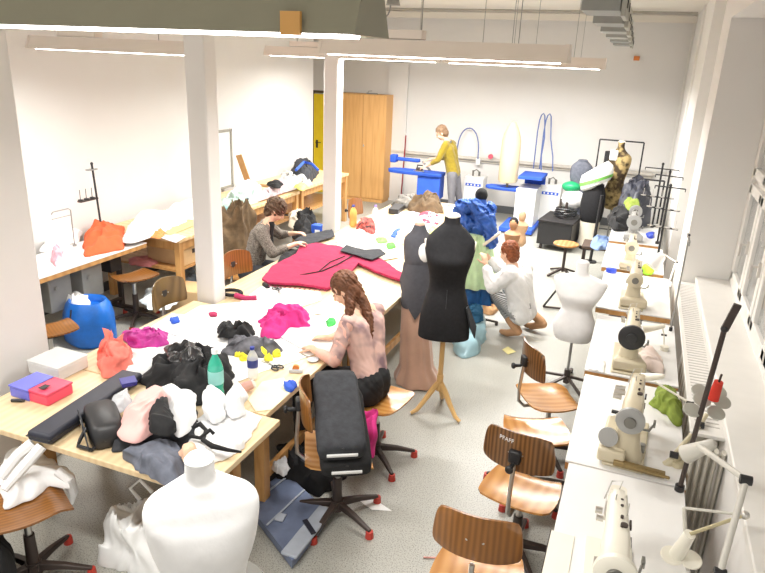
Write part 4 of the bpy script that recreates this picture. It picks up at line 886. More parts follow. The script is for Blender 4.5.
# things hanging and heaped there
heap('jacket', 'dark navy jacket heaped over the rail end behind the machines', 'jacket', [(618, 205), (626, 186), (640, 180), (650, 196), (652, 215), (636, 218), (622, 216)], .80, .42, NAVY, 4, 7, .9)
heap('black_clothing', 'black clothes bundled on the far sewing table beside the jacket', 'clothing', [(608, 212), (622, 206), (632, 214), (642, 212), (648, 220), (630, 224), (612, 226)], .79, .22, CLBLK, 8, 9, .8)
heap('green_cloth', 'crumpled moss green cloth on top of the farthest machine', 'cloth', [(624, 200), (634, 196), (642, 200), (640, 208), (628, 208)], 1.02, .10, GREENC, 5, 12, .8)
t = form('dress_form', 'half hidden form under grey-blue cloth at the left of the clothes rail', (-.88, 11.5, 0), [(.3, .14, .12), (.6, .17, .14), (.85, .15, .12), (1.0, .18, .14), (1.15, .17, .13), (1.25, .08, .07)], CLGREY, 'pole', 0)
MB().ell((-.12, -.1, .82), (.16, .12, .09)).build('green_pouch', mat('emerald_plastic', L(40, 170, 110), .4), t); MB().ell((-.06, -.12, .62), (.2, .14, .16)).build('white_bundle', CLOTHW, t)
# ================================================================ paper and cloth on the central tables
def at(x, y, z=TZ): return G(x, y, z)
Z = TZ+.001
g1 = 'white pattern papers on the work tables'
sheet('paper_sheet', 'large white pattern paper covering the table before the nearer column', 'paper', [(120, 352), (200, 306), (262, 300), (300, 322), (330, 350), (262, 372), (215, 392), (150, 376)], Z, PAPER, .001, .003, 1, 3, g1)
sheet('paper_sheet', 'pale blue tissue paper beneath the dark chair backrest', 'paper', [(150, 328), (172, 314), (205, 318), (206, 328), (176, 336)], Z+.003, PAPERB, .001, .006, 2, 8, g1)
sheet('paper_sheet', 'white paper the pale pink seated woman works on', 'paper', [(268, 330), (300, 318), (338, 312), (345, 330), (330, 352), (300, 348)], Z+.006, PAPER, .001, .003, 3, 4, g1)
sheet('paper_sheet', 'cream pattern paper edge beside the magenta cloth', 'paper', [(305, 313), (318, 308), (345, 314), (343, 318), (318, 314), (306, 318)], Z+.011, CREAMP, .001, .002, 4, 5, g1)
sheet('paper_sheet', 'white paper below the crimson garment', 'paper', [(240, 302), (262, 286), (320, 292), (322, 300), (280, 314)], Z+.003, PAPER, .001, .002, 5, 4, g1)
sheet('paper_sheet', 'yellowish translucent pattern paper beside the blue pouch', 'paper', [(248, 400), (262, 382), (284, 378), (291, 392), (272, 410), (256, 412)], Z, mat('yellow_tracing_paper', L(240, 238, 196), .7), .001, .003, 6, 5, g1)
sheet('paper_sheet', 'white sheets on the right table edge behind the white dress form', 'paper', [(205, 440), (240, 408), (262, 418), (240, 452), (222, 462)], Z, PAPER, .001, .006, 7, 6, g1)
sheet('paper_sheet', 'large pattern sheet at the far end of the table', 'paper', [(360, 235), (400, 212), (440, 214), (432, 232), (400, 246), (378, 250)], Z, PAPER, .001, .004, 8, 4, g1)
sheet('paper_sheet', 'cream patterned paper before the grey bodice form', 'paper', [(350, 244), (380, 238), (402, 240), (398, 258), (376, 262), (360, 252)], Z+.005, CREAMP, .001, .006, 9, 6, g1)
# crimson garment
cr = sheet_mb([G(x, y, TZ) for x, y in ((262, 283), (272, 270), (296, 258), (300, 250), (316, 246), (340, 250), (368, 256), (386, 266), (403, 278), (400, 284), (380, 277), (358, 267), (351, 275), (343, 285), (328, 292), (300, 288), (268, 287))], TZ+.006, .02, .022, 3, 7)
o = tag(cr.build('crimson_garment', CRIM, angle=60), 'crimson wool garment spread flat with its sleeve towards the slim dress form', 'garment')
MB().tube([G(300, 275, TZ+.045), G(322, 271, TZ+.05), G(338, 264, TZ+.05), G(352, 256, TZ+.05)], .006).tube([G(318, 272, TZ+.05), G(330, 262, TZ+.05), G(345, 256, TZ+.052)], .005).build('dark_piping', CLBLK, o)
MB().tube([G(264, 284, TZ+.02), G(268, 287, TZ+.02)], .02).build('cuff', CLBLK, o); MB().tube([G(400, 278, TZ+.02), G(402, 282, TZ+.02)], .022).build('cuff', CLBLK, o)
o2 = MB()
for i in range(12): p = G(270+i*5, 286+i*.4, TZ+.040); o2.box(p, (.012, .03, .004))
o2.build('pinned_hem', mat('dark_crimson', L(130, 30, 66), .9), o)
sheet('dark_cloth', 'dark grey cloth the grey-jacketed woman holds over the table', 'cloth', [(290, 246), (300, 238), (332, 231), (335, 238), (316, 244), (298, 250)], TZ+.01, CLCHAR, .008, .02, 2, 8)
sheet('dark_cloth', 'charcoal collar piece lying above the crimson garment', 'cloth', [(340, 252), (346, 246), (364, 251), (380, 250), (386, 255), (372, 261), (356, 256)], TZ+.055, CLCHAR, .008, .01, 3, 8)
heap('black_trousers', 'black cloth trailing off the seated woman in grey onto the table', 'cloth', [(276, 262), (290, 248), (302, 248), (292, 258), (280, 266)], TZ+.005, .04, CLBLK, 7, 10, .6)
# socks, magenta, tulle...
heap('magenta_garment', 'fuchsia pink knitted garment in the table middle', 'garment', [(259, 318), (275, 306), (295, 302), (307, 306), (310, 323), (290, 324), (278, 336), (262, 332)], Z+.004, .10, FUCH, 3, 12, .6)
heap('black_stocking', 'black knitted pieces on top of the grey and black bundle', 'clothing', [(216, 327), (226, 320), (240, 322), (255, 328), (252, 336), (232, 334), (219, 333)], TZ+.035, .10, CLBLK, 5, 12, .8)
heap('grey_stocking', 'bundle of grey and black stockings behind the teal bottle', 'clothing', [(222, 350), (230, 336), (250, 334), (270, 341), (284, 347), (262, 354), (240, 354)], Z+.004, .08, mat('grey_stocking_knit', L(92, 92, 98), .9, var=.6, scale=12, bump=.3), 6, 13, .6)
for i, (x, y) in enumerate(((238, 353), (243, 357), (262, 352), (268, 357), (276, 353), (252, 355))):
    heap('yellow_pompon', 'little yellow fabric flower in the row below the grey stockings', 'fabric flower', [(x-4, y-2), (x+4, y-3), (x+5, y+2), (x-3, y+3)], Z+.006, .035, mat('lemon_cloth', L(236, 222, 60), .9, var=.25, scale=30, bump=.3), 11+i, 30, .7, 'yellow fabric flowers below the stockings', nt=28, nr=7)
heap('purple_garment', 'shiny purple-magenta garment by the table edge before the left chair', 'garment', [(121, 334), (132, 327), (150, 326), (167, 330), (168, 340), (150, 345), (130, 343)], Z+.006, .09, MAG, 9, 13, .7)
heap('coral_tulle', 'coral tulle ruffles behind the black long case', 'fabric', [(97, 345), (104, 339), (118, 340), (132, 350), (134, 365), (120, 369), (102, 372), (98, 358)], Z+.004, .17, SALM, 4, 14, .8)
heap('white_lining', 'white lining cloth between coral tulle and the black bags', 'cloth', [(128, 352), (150, 346), (168, 352), (160, 366), (140, 374), (120, 376)], Z+.006, .06, CLOTHW, 14, 8, .6)
# long black case
c1, c2 = G(38, 438, .80), G(133, 374, .80); mid = (c1+c2)/2; d = (c2-c1); ang = math.atan2(d.y, d.x)
t = thing('instrument_case', 'long flat black padded case lying at the near left table corner', 'case', (mid.x, mid.y, Z), ang)
MB().box((0, 0, .035), (d.length*1.0, .15, .06)).build('shell', NAVY, t, bevel=.02, seg=4); MB().box((0, 0, .036), (d.length*1.006, .156, .006)).build('zip', BLACK, t, bevel=.002)
# black shoulder bag with loop strap
pb = G(104, 427, .80); o = thing('shoulder_bag', 'black shoulder bag with loop strap hanging over the near table edge', 'bag', (pb.x, pb.y, Z), R(-38))
def _bag(w, d, h, k=.45): return [[V((w*q*math.copysign(abs(math.cos(a))**k, math.cos(a)), d*q*math.copysign(abs(math.sin(a))**k, math.sin(a)), z)) for a in [2*PI*i/32 for i in range(32)]] for q, z in ((.9, 0), (1, .02), (1.02, h*.5), (.97, h*.85), (.8, h))]
MB().loft(_bag(.17, .085, .13)).build('body', BLACK, o, angle=60)
MB().loft([[V((.172*c_, -.095-.006*j-.01*s_, .02+.125*s_)) for c_, s_ in [(math.cos(PI*i/16), math.sin(PI*i/16)) for i in range(17)]] for j in (0, 1)]).build('flap', CLCHAR, o, angle=60)
MB().tube([(-.02, -.105, .09), (0, -.108, .11), (.015, -.105, .09), (0, -.108, .075), (0, -.108, .05)], .004).build('silver_clasp', CHROME, o)
_o = V(o.location); _M = Matrix.Rotation(R(38), 3, 'Z')
MB().tube([_M @ (G(x, y, z)-_o) for x, y, z in ((86, 428, .84), (80, 440, .80), (78, 446, .775), (92, 450, .775), (100, 443, .79), (106, 440, .82))], .010).build('strap', BLACK, o)
heap('black_coat', 'large black coat heaped between teal bottle and coral tulle', 'coat', [(140, 376), (150, 356), (165, 347), (200, 346), (228, 358), (236, 378), (222, 390), (200, 398), (180, 400), (158, 392)], Z+.004, .17, CLBLK, 3, 9, .85)
heap('black_vinyl', 'glossy black vinyl folded over the black coat', 'material', [(163, 345), (182, 342), (206, 350), (210, 360), (188, 362), (170, 358)], TZ+.12, .09, mat('black_vinyl', (.02, .02, .022), .25, var=.2, bump=.2), 6, 8, .8)
heap('pink_cloth', 'pale pink cloth draped over the near black pile', 'cloth', [(115, 428), (125, 412), (142, 396), (158, 388), (168, 395), (164, 420), (150, 432), (130, 438)], TZ+.09, .10, PINKC, 8, 6, .7)
heap('white_cloth', 'white cloth draped beside the pale pink one', 'cloth', [(158, 384), (176, 384), (192, 396), (196, 412), (186, 430), (178, 436), (166, 412)], TZ+.10, .11, CLOTHW, 9, 6, .7)
heap('black_cloth', 'small black cloth bunched between pink and white cloths', 'cloth', [(148, 412), (154, 396), (164, 394), (172, 410), (176, 428), (162, 432), (150, 430)], TZ+.15, .08, CLBLK, 10, 7, .8)
heap('grey_jacket', 'folded slate grey jacket hanging over the near table edge', 'jacket', [(122, 452), (134, 440), (160, 438), (182, 446), (186, 466), (180, 482), (160, 476), (140, 466)], Z+.004, .11, CLGREY, 12, 7, .9)
heap('underlayer_cloth', 'black and white cloth bundle beneath the pink and white cloths', 'cloth', [(112, 446), (118, 430), (150, 405), (190, 402), (205, 425), (196, 445), (150, 442)], Z+.004, .11, CLCHAR, 13, 8, .9)
heap('white_garment', 'white garment with black ties on the near right table corner', 'garment', [(182, 452), (190, 420), (212, 404), (236, 402), (256, 412), (252, 432), (230, 452), (206, 462), (194, 470)], Z+.004, .10, CLOTHW, 15, 9, .8)
o = bpy.data.objects['white_garment']
MB().tube([G(192, 428, .88), G(200, 424, .89), G(206, 430, .88), G(203, 440, .88), G(212, 446, .87), G(228, 450, .84), G(241, 452, .80)], [.010, .014, .010, .012, .014, .010, .006]).tube([G(190, 436, .88), G(200, 438, .89), G(210, 430, .89), G(214, 434, .87)], .010).build('black_tie', CLBLK, o)
heap('beige_cloth', 'beige cloth scrap peeking out at the near table corner', 'cloth', [(178, 450), (196, 444), (200, 454), (186, 462)], TZ+.10, .05, mat('skin_tone_cloth', L(226, 184, 156), .9), 16, 10, .7)
# white tissue heap around the bottles
for i, (poly, h) in enumerate(((((204, 412), (212, 390), (222, 398), (226, 412), (216, 418)), .11), (((222, 402), (232, 386), (242, 396), (246, 410), (232, 414)), .10))):
    heap('tissue_ball', ('crumpled white tissue left of the teal bottle foot', 'crumpled white tissue right of the teal bottle foot')[i], 'tissue', poly, Z+.08, h, CLOTHW, 20+i, 10, .9, 'crumpled tissues by the bottles')
# lids and boxes at the left edge
def boxt(name, label, cat, corners, h, m, lidm=None, z=Z):
    a, b, c = [G(x, y, z) for x, y in corners]; u = b-a; w = c-b; ang = math.atan2(u.y, u.x); cc = (a+c)/2
    t = thing(name, label, cat, (cc.x, cc.y, z), ang)
    MB().box((0, 0, h*.42), (u.length, w.length, h*.84)).build('body', m, t, bevel=.008)
    MB().box((0, 0, h*.92), (u.length+.006, w.length+.006, h*.16)).build('lid', lidm or m, t, bevel=.004)
    return t
LAV = mat('lavender_plastic', L(112, 116, 214), .35); CORAL = mat('coral_plastic', L(232, 76, 106), .35)
t = boxt('lunch_box', 'lavender blue plastic box at the left table edge', 'box', ((24, 404), (52, 390), (43, 381)), .075, LAV); 
t = boxt('lunch_box', 'coral red plastic box in front of the lavender box', 'box', ((43, 409), (69, 395), (60, 386)), .075, CORAL)
MB().box((-.04, 0, .087), (.05, .04, .002)).build('dark_print', BLACK, t)
CLR = mat('frosted_plastic', (.86, .87, .86), .3, alpha=.55, var=.02)
t = boxt('storage_box', 'clear plastic storage box behind the coral and lavender boxes', 'box', ((54, 384), (84, 369), (64, 357)), .09, CLR)
t = thing('marker_pen', 'black marker lying left of the lavender box', 'pen', tuple(G(17, 402, Z)), .4); MB().cyl((-.03, 0, .01), (.03, 0, .01), .01).build('barrel', BLACK, t); MB().cyl((.03, 0, .01), (.045, 0, .01), .007).build('cap', STEELD, t)
boxt('blue_case', 'dark blue spectacle case on the black bags', 'case', ((122, 389), (137, 386), (135, 380)), .03, mat('ultramarine', L(50, 46, 130), .5), z=TZ+.09)
heap('grey_scarf', 'grey patterned scarf between the long case and the shoulder bag', 'scarf', [(108, 404), (118, 392), (130, 392), (133, 402), (118, 410)], Z+.06, .08, CLOTHG, 22, 14, .8)
# bottles
def bottle(label, px, r, h, m, capm, level=None, labelm=None, tilt=None):
    p = G(px[0], px[1], Z+.01); t = thing('bottle', label, 'bottle', p)
    MB().lathe([(r*.8, 0), (r, .01), (r, h*.2), (r*.9, h*.28), (r, h*.36), (r, h*.66), (r*.8, h*.76), (r*.36, h*.88), (r*.34, h*.93)], (0, 0, 0), 28).build('body', m, t, angle=60)
    MB().cyl((0, 0, h*.92), (0, 0, h), r*.42, n=20).build('cap', capm, t)
    if labelm: MB().lathe([(r*1.01, h*.38), (r*1.02, h*.40), (r*1.02, h*.6), (r*1.01, h*.62)], (0, 0, 0), 28).build('label_band', labelm, t)
    return t
bottle('tall teal plastic bottle standing on the black coat pile', (217, 402), .044, .34, mat('teal_translucent', L(60, 190, 160), .12, alpha=.72, var=.05), CLOTHW, labelm=mat('pale_teal_label', L(150, 214, 206), .5))
bottle('small clear bottle with blue and white label and dark blue cap', (253, 378), .034, .215, CLR, mat('cap_blue', L(44, 60, 150), .4), labelm=mat('navy_label', L(60, 70, 140), .5))
bottle('orange juice bottle in front of the far column chair', (353, 226), .045, .26, mat('orange_juice', L(238, 176, 96), .3, alpha=.9), mat('cap_blue', L(44, 60, 150), .4))
bottle('clear bottle with violet cap beside the brown pouch', (375, 224), .04, .24, CLR, mat('violet_cap', L(130, 110, 190), .4))
t = thing('spray_cap', 'small white tube with red top in front of the teal bottle', 'tube', G(213, 408, Z+.02)); MB().cyl((0, 0, 0), (0, 0, .09), .022, .016).build('body', WHITE, t); MB().cyl((0, 0, .09), (0, 0, .12), .018).build('cap', REDP, t)
t = thing('jar', 'clear cup with reddish content leaning below the small bottle', 'cup', G(245, 392, Z)); MB().cyl((-.03, -.02, .02), (.04, .03, .05), .035, .028, 20).build('body', mat('reddish_clear', L(214, 160, 150), .3, alpha=.7), t); MB().cyl((.04, .03, .05), (.048, .036, .054), .03).build('cap', CLR, t)
# small notions
t = thing('collar', 'black and crimson choker collar lying near the column', 'collar', G(232, 295, Z))
MB().tube([V((.085*math.cos(a), .065*math.sin(a), .022)) for a in [2*PI*k/24 for k in range(25)]], .016, 8).build('band', CLBLK, t); MB().tube([V((.07, -.05, .025)), V((.17, -.06, .02)), V((.25, -.01, .02))], .024, 8).build('tail', mat('dark_rose', L(170, 50, 90), .9), t)
def scissors(label, px, rz, z=Z):
    t = thing('scissors', label, 'scissors', G(px[0], px[1], z), rz, 'scissors on the work tables')
    for s in (-1, 1):
        MB().bar((0, 0, .008), (.10, s*.008, .008), .014, .004).build('blade', CHROME, t)
        MB().tube([(-.01, -s*.004, .008)]+[(-.055+.028*math.cos(a), -s*.022+.018*math.sin(a), .008) for a in [2*PI*k/14 for k in range(15)]], .005, 6).build('handle', BLACK, t)
scissors('black-handled scissors just left of the crimson garment hem', (278, 291), R(-50), Z+.007)
scissors('black-handled scissors between yellow paper and stockings', (272, 366), R(160), Z)
heap('green_ribbon', 'small bright green ribbon coil by the seated woman', 'ribbon', [(326, 320), (334, 317), (336, 323), (328, 327)], Z+.01, .03, mat('bright_green', L(70, 190, 90), .7), 5, 20, .8, nt=28, nr=7)
heap('blue_pouch', 'small blue pouch near the table edge by the scissors', 'pouch', [(283, 383), (292, 379), (298, 383), (292, 390), (286, 389)], Z+.003, .05, BLUEC, 6, 16, .8, nt=36, nr=8)
t = thing('tape_dispenser', 'small grey and orange tape dispenser by the blue pouch', 'dispenser', G(296, 372, Z), .4); MB().box((0, 0, .012), (.09, .04, .024)).build('base', CLOTHG, t, bevel=.005); MB().cyl((0, -.01, .03), (0, .01, .03), .022).build('roll', mat('orange_plastic', L(220, 130, 60), .5), t)
t = thing('pin_dish', 'small round pin dish with steel pins near the woman in pink', 'dish', G(313, 361, Z)); MB().lathe([(.02, 0), (.035, .004), (.04, .014), (.036, .014), (.03, .007), (.001, .006)], n=20).build('dish', CLOTHG, t); MB().tube([(-.05, .03, .01), (-.12, .05, .01)], .004).build('pin', CHROME, t)
heap('blue_bow', 'tiny blue bow on the pale blue tissue paper', 'bow', [(169, 318), (178, 316), (180, 321), (172, 323)], Z+.012, .03, BLUEC, 8, 25, .8, nt=28, nr=7)
heap('red_scrap', 'tiny dark pink cloth scrap near the column foot', 'scrap', [(208, 312), (217, 312), (217, 316), (210, 316)], Z+.01, .015, mat('dark_rose', L(170, 50, 90), .9), 9, 25, .6, nt=28, nr=7)
# far table clutter
heap('white_fabric', 'white fabric mound on the table beside the far column', 'fabric', [(336, 240), (345, 229), (362, 230), (374, 236), (378, 246), (356, 250), (342, 248)], Z+.004, .10, CLOTHW, 30, 8, .8)
heap('pouch', 'brown and red pouch between orange bottle and clear bottle', 'pouch', [(356, 226), (364, 219), (374, 220), (376, 230), (366, 234), (358, 232)], Z+.004, .10, voro('red_brown_print', L(70, 40, 40), L(196, 90, 80), 18, .8), 31, 12, .9)
heap('green_trim', 'green trimming on the cream patterned paper', 'trim', [(375, 238), (386, 237), (388, 242), (378, 243)], Z+.012, .03, mat('leaf_green', L(120, 190, 90), .8), 32, 20, .7, nt=30, nr=7)
heap('green_trim', 'second darker green trimming nearer the grey bodice form', 'trim', [(386, 244), (394, 242), (396, 247), (388, 249)], Z+.012, .03, mat('moss_green', L(90, 150, 70), .8), 33, 20, .7, nt=30, nr=7)
heap('blue_ribbon', 'royal blue ribbon on white paper at the table middle far end', 'ribbon', [(390, 236), (396, 228), (402, 227), (399, 234), (394, 238)], Z+.006, .04, BLUEC, 34, 20, .7, nt=30, nr=7)
boxt('black_box', 'small black box on the far work table', 'box', ((391, 214), (401, 215), (402, 209)), .07, BLACK)
heap('red_print_cloth', 'white cloth with red print on the far table end', 'cloth', [(418, 216), (424, 211), (434, 213), (441, 218), (438, 223), (426, 221)], Z+.004, .07, voro('red_print', L(226, 70, 90), L(238, 226, 236), 14, .8, pos=(.45, .52)), 35, 14, .8)
heap('lilac_cloth', 'lilac and white cloth beside the red printed cloth', 'cloth', [(402, 215), (412, 211), (420, 213), (418, 219), (406, 220)], Z+.004, .05, mat('lilac_cloth', L(206, 196, 226), .9), 36, 14, .8)
heap('folded_hat', 'grey-blue folded cap at the far table end', 'cap', [(420, 205), (430, 199), (442, 202), (440, 208), (428, 210)], Z+.004, .09, CLGREY, 37, 10, .9)
heap('grey_clothes', 'row of grey and beige clothes along the far table end', 'clothing', [(392, 202), (402, 196), (416, 196), (424, 199), (418, 205), (400, 206)], Z+.004, .12, mat('grey_beige_clothes', L(120, 116, 110), .9, var=.7, scale=10, bump=.3), 38, 10, .8)
heap('cream_clothes', 'cream folded clothes right of the grey cap', 'clothing', [(440, 208), (452, 204), (468, 207), (466, 213), (446, 214)], Z+.004, .09, mat('cream_clothes', L(216, 206, 180), .9, var=.3, scale=10, bump=.3), 39, 10, .8)
heap('lime_scrap', 'pale lime cloth scrap behind the black dress form shoulder', 'cloth', [(428, 228), (436, 226), (440, 234), (432, 238)], Z+.004, .06, mat('pale_lime', L(222, 232, 130), .9), 40, 12, .8)
heap('beige_cloth', 'peach cloth next to the grey bodice form neck', 'cloth', [(396, 232), (404, 228), (410, 234), (404, 244), (398, 242)], Z+.004, .06, mat('peach_cloth', L(236, 206, 170), .9), 41, 12, .8)
# ================================================================ right tables
o = heap('green_cloth', 'green cloth hanging off the corner of the beige overlock table', 'cloth', [(650, 402), (660, 383), (674, 388), (682, 400), (684, 424), (676, 424), (668, 412)], .782, .07, GREENC, 5, 9, .8)
heap('white_paper', 'stack of white cloth on the table corner before the black handwheel', 'cloth', [(588, 368), (592, 358), (606, 360), (604, 372)], .782, .025, CLOTHW, 6, 8, .4)
heap('white_paper', 'pale pinkish cloth right of the black handwheel', 'cloth', [(636, 352), (648, 342), (662, 356), (664, 372), (650, 372)], .782, .04, mat('pinkish_white', L(244, 226, 218), .9), 7, 8, .5)
t = thing('ball', 'lime green ball under the white cone lamp', 'ball', G(647, 275, .782)); MB().ell((0, 0, .06), (.062, .062, .06), 24).build('ball', mat('lime_green', L(150, 225, 40), .5), t); MB().cyl((0, 0, .11), (0, 0, .13), .012).build('stem', WHITE, t)
t = thing('round_tub', 'royal blue round lid on the fifth sewing table', 'lid', G(611, 272, .782)); MB().cyl((0, 0, 0), (0, 0, .035), .05, n=24).build('rim', mat('ultra_blue', L(40, 70, 190), .4), t); MB().cyl((0, 0, .035), (0, 0, .038), .04, n=24).build('top', mat('ultra_blue', L(40, 70, 190), .4), t)
heap('blue_scrap', 'small dark blue cloth by the farthest grey machine head', 'cloth', [(646, 233), (654, 231), (654, 237), (648, 238)], .782, .04, mat('ultra_blue', L(40, 70, 190), .4), 8, 14, .7, nt=30, nr=7)
heap('denim_trousers', 'pale blue denim folded on the stool at the clothes rail', 'clothing', [(590, 244), (594, 236), (606, 235), (614, 240), (610, 247), (598, 248)], .50, .10, mat('light_denim', L(120, 144, 186), .9, var=.15, scale=12, bump=.3), 42, 9, .8)
t = thing('stool', 'dark low stool carrying the pale blue denim', 'stool', (G(601, 244, .5).x, G(601, 244, .5).y, 0))
MB().box((0, 0, .475), (.46, .40, .04)).build('seat', mat('dark_brown_seat', L(80, 62, 50), .6), t, bevel=.01)
for a, b in ((-.2, -.17), (.2, -.17), (.2, .17), (-.2, .17)): MB().cyl((a, b, 0), (a, b, .46), .014).build('leg', STEELD, t)
t = thing('garment_pole', 'upright black pole standing left of the black skirt form', 'pole', tuple(G(590, 262, 0))); MB().cyl((0, 0, 0), (.03, 0, 1.0), .022).build('pole', BLACK, t); MB().cyl((0, 0, 0), (0, 0, .02), .09).build('foot', BLACK, t)
t = thing('wooden_stool', 'round wooden stool top half hidden by the white dress form', 'stool', tuple(G(562, 275, 0)))
MB().cyl((0, 0, .43), (0, 0, .455), .17, n=28).build('seat', PLYL, t, bevel=.006); MB().cyl((0, 0, .05), (0, 0, .43), .02).build('post', STEELD, t)
for k in range(4): a = PI/4+k*PI/2; MB().bar((0, 0, .10), (.25*math.cos(a), .25*math.sin(a), .015), .03, .025).build('leg', STEELD, t)
# ================================================================ floor things
# long garment bags on the chair
d0, d1 = V((-1.25, 2.86, .56)), V((-1.49, 3.27, .74)); dd = (d1-d0); L0 = dd.length; dn = dd.normalized(); xx = dn.cross(V((0, 0, 1))).normalized(); zz = xx.cross(dn); MM = Matrix((xx, dn, zz)).transposed()
for i, (off, lab, w) in enumerate(((V((0, 0, .0)), 'lower black garment bag lying on the swivel chair seat', .29), (zz*.13-xx*.03+dn*.02, 'upper charcoal garment bag on top of the other one, reaching the table', .27))):
    c = (d0+d1)/2+off; t = thing('garment_bag', lab, 'bag', c, 0, 'garment bags on the chair')
    n = 28; rings = []
    for y, k in ((-L0/2-.03, .72), (-L0/2-.02, .93), (-L0/2+.02, 1), (-.1, 1.02), (.1, .98), (L0/2-.02, 1), (L0/2+.03, .9), (L0/2+.045, .6)):
        rings.append([MM @ V((w/2*k*math.copysign(abs(math.cos(a))**.5, math.cos(a)), y, .062*k*math.copysign(abs(math.sin(a))**.6, math.sin(a)))) for a in [2*PI*j/n for j in range(n)]])
    mb = MB(); mb.loft(rings[::-1]); mb.build('body', CLCHAR if i else CLBLK, t, angle=60)
    MB().box(MM @ V((0, -L0/2-.035, .0)), (.17, .012, .018), m=MM).build('white_handle', PAPER, t, bevel=.003)
    MB().tube([MM @ V((-w/2*1.0, -L0/2+.03, 0)), MM @ V((0, -L0/2-.028, .05)), MM @ V((w/2*1.0, -L0/2+.03, 0))], .004).build('zip', BLACK, t)
heap('pink_bag', 'bright pink bag hanging between the garment bags and the next chair', 'bag', [(352, 420), (366, 418), (376, 432), (374, 450), (360, 446)], .30, .22, FUCH, 4, 8, .9)
# denim printed bag
P4 = [G(x, y, .02) for x, y in ((245, 506), (284, 478), (330, 518), (292, 568))]
cc = sum(P4, V())/4
t = thing('shopping_bag', 'flat shopping bag printed like blue denim lying on the floor', 'bag', (cc.x, cc.y, 0))
s = sheet_mb([(p.x-cc.x, p.y-cc.y) for p in P4], .002, .05, .02, 3, 5); s.build('body', DENIM, t, angle=60)
e0, e1, e2, e3 = [p-V((cc.x, cc.y, 0)) for p in P4]
def lerp4(u, v, z): q = e0.lerp(e1, u).lerp(e3.lerp(e2, u), v); return V((q.x, q.y, z))
LDEN = mat('light_denim_trim', L(168, 176, 188), .5, var=.15)
MB().bar(lerp4(.0, .93, .07), lerp4(1, .93, .07), .10, .02).build('pale_hem', LDEN, t, bevel=.006)
for v in (.12, .48): MB().bar(lerp4(.02, v, .076), lerp4(.98, v, .076), .012, .006).build('stitch_band', LDEN, t)
MB().bar(lerp4(.55, .82, .09), lerp4(.5, 1.03, .09), .03, .008).build('dark_tab', NAVY, t); MB().bar(lerp4(.22, .55, .078), lerp4(.36, .52, .078), .05, .006).build('white_patch', LDEN, t)
t = tag(heap_mb([tuple(G(x, y, 0))[:2] for x, y in ((262, 482), (280, 462), (300, 452), (330, 458), (348, 472), (340, 486), (318, 496), (300, 494))], .001, .26, 5, 9, .8).build('black_pile', CLBLK, angle=70), 'pile of black clothes and bags under the table beside the chair', 'clothing')
heap('white_rag', 'white cloth scrap lying on the black pile under the table', 'cloth', [(270, 466), (284, 458), (290, 466), (284, 474)], .22, .07, CLOTHG, 17, 12, .8)
sheet('paper_sheet', 'white triangle of paper on the floor by the red chair glides', 'paper', [(358, 500), (374, 499), (392, 511), (372, 510)], .002, PAPER, .001, .0, 1, 3, g1)
# white plastic bags at the near form
o = heap('plastic_bag', 'white plastic carrier bag slumped on the floor left of the near dress form', 'bag', [(98, 548), (104, 530), (120, 512), (150, 505), (180, 520), (184, 556), (160, 566), (128, 558)], .002, .32, mat('white_plastic_bag', (.86, .86, .85), .35, var=.03, scale=8, bump=.3), 6, 7, .9)
MB().tube([G(140, 500, .30), G(130, 488, .36), G(140, 480, .42), G(152, 492, .34)], [.012, .01, .01, .012]).build('handle', MATS['white_plastic_bag'], o)
# white fabric on bottom left chair
heap('white_fabric', 'white fabric strips draped over the bottom left chair', 'fabric', [(0, 505), (0, 460), (16, 442), (40, 448), (62, 464), (72, 486), (52, 480), (30, 494)], .485, .10, CLOTHW, 31, 6, .8)
o = bpy.data.objects['white_fabric.001']
MB().tube([G(58, 470, .56), G(68, 478, .52), G(73, 492, .40), G(72, 504, .33)], [.03, .035, .028, .008], 8).build('hanging_strip', CLOTHW, o); MB().tube([G(0, 478, .60), G(18, 455, .68), G(34, 442, .74)], [.025, .03, .03], 8).tube([G(4, 490, .60), G(28, 462, .68), G(42, 446, .74)], [.02, .028, .028], 8).build('rolled_strip', CLOTHW, o)
# black garment at the very corner
heap('black_coat', 'black coat edge rising at the bottom left corner of the picture', 'coat', [(-40, 600), (-20, 545), (0, 535), (12, 560), (20, 600)], .002, .5, CLBLK, 9, 6, .9)
# blue sack by the left table
t = tag(None or MB().loft([[V((r*math.cos(a)*(1+.05*math.sin(5*a+z*9)), r*.85*math.sin(a)*(1+.05*math.sin(4*a+z*7)), z)) for a in [2*PI*k/40 for k in range(40)]] for r, z in ((.22, 0), (.25, .03), (.26, .15), (.25, .28), (.22, .38), (.18, .43), (.16, .42), (.15, .36))]).build('blue_bag', mat('blue_sack', L(30, 110, 205), .35, var=.25, scale=7, bump=.4), angle=70), 'large royal blue plastic sack on the floor before the left sewing table', 'bag')
t.location = (-4.70, 4.48, 0)
MB().tube([(.02, -.22, .40), (.03, -.255, .30), (.02, -.26, .2)], .008).build('drawstring', NAVY, t)
heap('white_cloth', 'white paper and cloth stuffed in the mouth of the blue sack', 'cloth', [(64, 300), (72, 293), (86, 296), (90, 303), (76, 306)], .38, .08, CLOTHW, 9, 12, .8)
